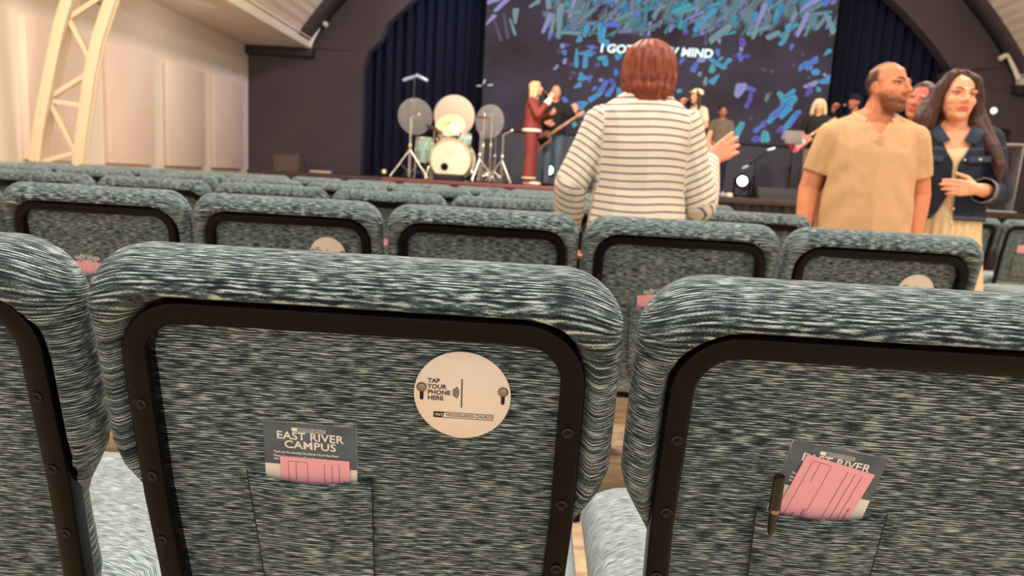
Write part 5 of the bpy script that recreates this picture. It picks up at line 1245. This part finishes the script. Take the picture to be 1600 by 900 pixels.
# stage lamps
def lamp(label, x, y, rpx, Y, color, estr, aim):
    p = at(x, y, Y); r = rpx*Y/FPX; e = empty('stage_light', (p.x, Y, SZ), 0, label, 'stage light', 'stage floor lights'); h = p.z-SZ
    q = Matrix.Translation((0, 0, h)) @ V(*aim).normalized().to_track_quat('Z', 'Y').to_matrix().to_4x4()
    lathe('housing', [(r*.7, -.26), (r*1.1, -.22), (r*1.2, -.02), (r*1.2, .015), (r*1.05, .015)], M_BLACK, e, q, 28)
    lathe('lens', [(r, .0), (r*.8, .016), (0, .022)], mat('lens_%d' % int(estr*10+color[2]*100), (0, 0, 0), .3, emit=color, estr=estr), e, q, 28)
    for s in (-1, 1): bxo('yoke', (s*r*1.3, 0, h*.5+.02), (.02, .05, h+.04), M_BLACK, e, .004)
    bxo('base', (0, 0, .02), (r*3.0, .2, .04), M_BLACK, e, .006)
    return e, p
e, p = lamp('bright white stage light glowing on the stage floor at the right', 1160, 283, 9, 10.75, (.92, 1, .95), 9, (-.25, -1, .12))
spot('stage_beam', (p.x+.1, 11.0, 1.15), (p.x+.9, YS, 1.7), 60, (.75, .82, 1), 60, .9, .05)
e, p = lamp('bright white stage light between the legs of the bassist', 858, 266, 8, 12.5, (.95, 1, .95), 10, (-.2, -1, .05))
spot('stage_beam', (p.x, 12.8, 1.1), (p.x+.2, YS, 1.4), 30, (.7, .75, 1), 90, .9, .05)
lamp('small amber stage light at the left edge of the stage', 600, 268, 4, 10.9, (1, .6, .3), 1.2, (.4, -1, .1))
# wedge monitor
p = at(1217, 312, 10.45); e = empty('wedge_monitor', (p.x, 10.5, SZ), 0, 'dark wedge floor speaker on the right of the stage front', 'speaker')
bm = bmesh.new(); prism(bm, [(0, 0), (.36, 0), (.36, .10), (.10, .17), (0, .04)], .54, Matrix.Translation((-.27, 0, 0)) @ Matrix(((0, 0, 1, 0), (1, 0, 0, 0), (0, 1, 0, 0), (0, 0, 0, 1)))); bmesh.ops.recalc_face_normals(bm, faces=bm.faces); sharp(new_obj('cabinet', bm, mat('wedge_dark', S(52, 44, 42), .7), e))
bxo('grille', (0, .045, .112), (.50, .14, .008), mat('grille_dark', S(40, 34, 34), .8), e, .002, Euler((R(52), 0, 0)))
for i, (x, c, lb) in enumerate(((1117, (232, 150, 84), 'small orange effect pedal on the stage front'), (1128, (150, 150, 160), 'small grey effect pedal between the orange and the cream ones'), (1138, (232, 216, 180), 'small cream effect pedal on the stage front'))):
    p = at(x, 300, 10.35); e = empty('effect_pedal', (p.x, 10.35, SZ), R(8*i), lb, 'pedal', 'effect pedals on the stage')
    bxo('body', (0, 0, .028), (.08, .12, .05), mat('pedal_%d' % i, S(*c), .4), e, .006); lathe('foot_switch', [(.012, .05), (.012, .06), (.008, .066)], M_CHROME, e, Matrix.Translation((0, -.03, .002)), 14)
    for s in (-1, 1): lathe('knob', [(.010, .05), (.009, .066)], M_BLACK, e, Matrix.Translation((s*.02, .03, .002)), 12)
# subwoofer and board at the left end
p = at(461, 270, 12.7); e = empty('subwoofer', (p.x-.1, 12.7, 0), 0, 'brown-black speaker cabinet beside the left end of the stage by the dark wall', 'speaker')
bxo('cabinet', (0, 0, .61), (.46, .4, 1.22), mat('sub_dark', S(84, 70, 66), .8), e, .012); bxo('grille', (0, -.203, .61), (.41, .008, 1.12), mat('sub_grille', S(92, 78, 74), .9), e, .003)
p = at(504, 273, 12.3); e = empty('cable_ramp', (p.x, 12.2, SZ), 0, 'pale low cable ramp lying on the left of the stage', 'cable ramp'); bxo('ramp', (0, 0, .018), (.36, .12, .036), mat('pale_ramp', S(196, 178, 158), .7), e, .008); bxo('lid', (0, 0, .038), (.34, .05, .006), mat('ramp_lid', S(170, 150, 132), .7), e, .002)
# music stand with a taupe desk
p = at(1240, 214, 11.4); e = empty('music_stand', (p.x, 11.4, SZ), 0, 'taupe music stand in front of the guitarist with the pink guitar', 'music stand'); h = p.z-SZ
bxo('desk', (0, 0, h), (.27, .012, .20), mat('taupe_desk', S(112, 100, 92), .6), e, .004, Euler((R(-14), 0, 0))); bxo('ledge', (0, -.02, h-.1), (.27, .05, .01), mat('taupe_desk', S(112, 100, 92), .6), e, .002); tripod(e, h-.06, M_BLACK, .24, .2, .010)
# acrylic lectern and black screen at the right
p = at(1556, 324, 11.3); e = empty('lectern', (p.x, 11.3, SZ), R(-18), 'clear acrylic lectern at the right end of the stage', 'lectern')
M_EDGE = mat('acrylic_edge', S(190, 184, 182), .25)
for s in (-1, 1):
    bm = bmesh.new(); prism(bm, [(-.16, 0), (.16, 0), (.20, .92), (-.24, 1.0)], .014, Matrix(((0, 0, 1, s*.17), (1, 0, 0, 0), (0, 1, 0, 0), (0, 0, 0, 1)))); bmesh.ops.recalc_face_normals(bm, faces=bm.faces); sd = new_obj('side_panel', bm, M_ACR, e, False)
    bm = bmesh.new()
    for a, b_ in (((-.16, 0), (-.24, 1.0)), ((.16, 0), (.20, .92))): add_tube(bm, [(s*.17+.007, a[0], a[1]), (s*.17+.007, b_[0], b_[1])], .006, 6)
    new_obj('edge', bm, M_EDGE, sd)
bxo('desk', (0, -.02, .97), (.42, .46, .014), M_ACR, e, .002, Euler((R(-10), 0, 0))); bxo('desk_edge', (0, -.25, 1.01), (.42, .01, .02), M_EDGE, e, .002); bxo('foot_plate', (0, 0, .012), (.46, .40, .02), M_EDGE, e, .003)
p = at(1551, 240, 12.9); e = empty('monitor_screen', (p.x, 12.9, SZ), R(10), 'black flat monitor on a pole at the right end of the stage', 'monitor'); h = at(1551, 222, 12.9).z-SZ
bxo('panel', (0, 0, h), (.52, .05, .46), M_BLACK, e, .008); bxo('display', (0, -.027, h), (.48, .004, .41), mat('display_dark', S(20, 18, 22), .25), e, .002); tube('pole', [(0, .02, .012), (0, .02, h-.1)], .018, M_BLACK, e); lathe('base', [(.2, 0), (.2, .014), (.02, .03)], M_BLACK, e, Matrix.Translation((0, .02, 0)), 28)
for x, y, lb in ((1553, 173, 'small round white wall light on the dark stage wall, farthest right'), (1524, 171, 'small round white wall light partly behind the hair of the woman in denim')):
    p = at(x, y, WY-.04); e = empty('wall_light', (p.x, WY-.002, p.z), 0, lb, 'wall light', 'small wall lights'); q = Matrix.Rotation(R(90), 4, 'X')
    lathe('mount', [(.07, 0), (.07, .015), (.06, .02)], M_BLACK, e, q, 24); lathe('globe', [(.05, .018), (.062, .03), (.05, .06), (.02, .072)], mat('lit_globe', S(240, 230, 215), .4, emit=(1, .93, .84), estr=.9), e, q, 24)
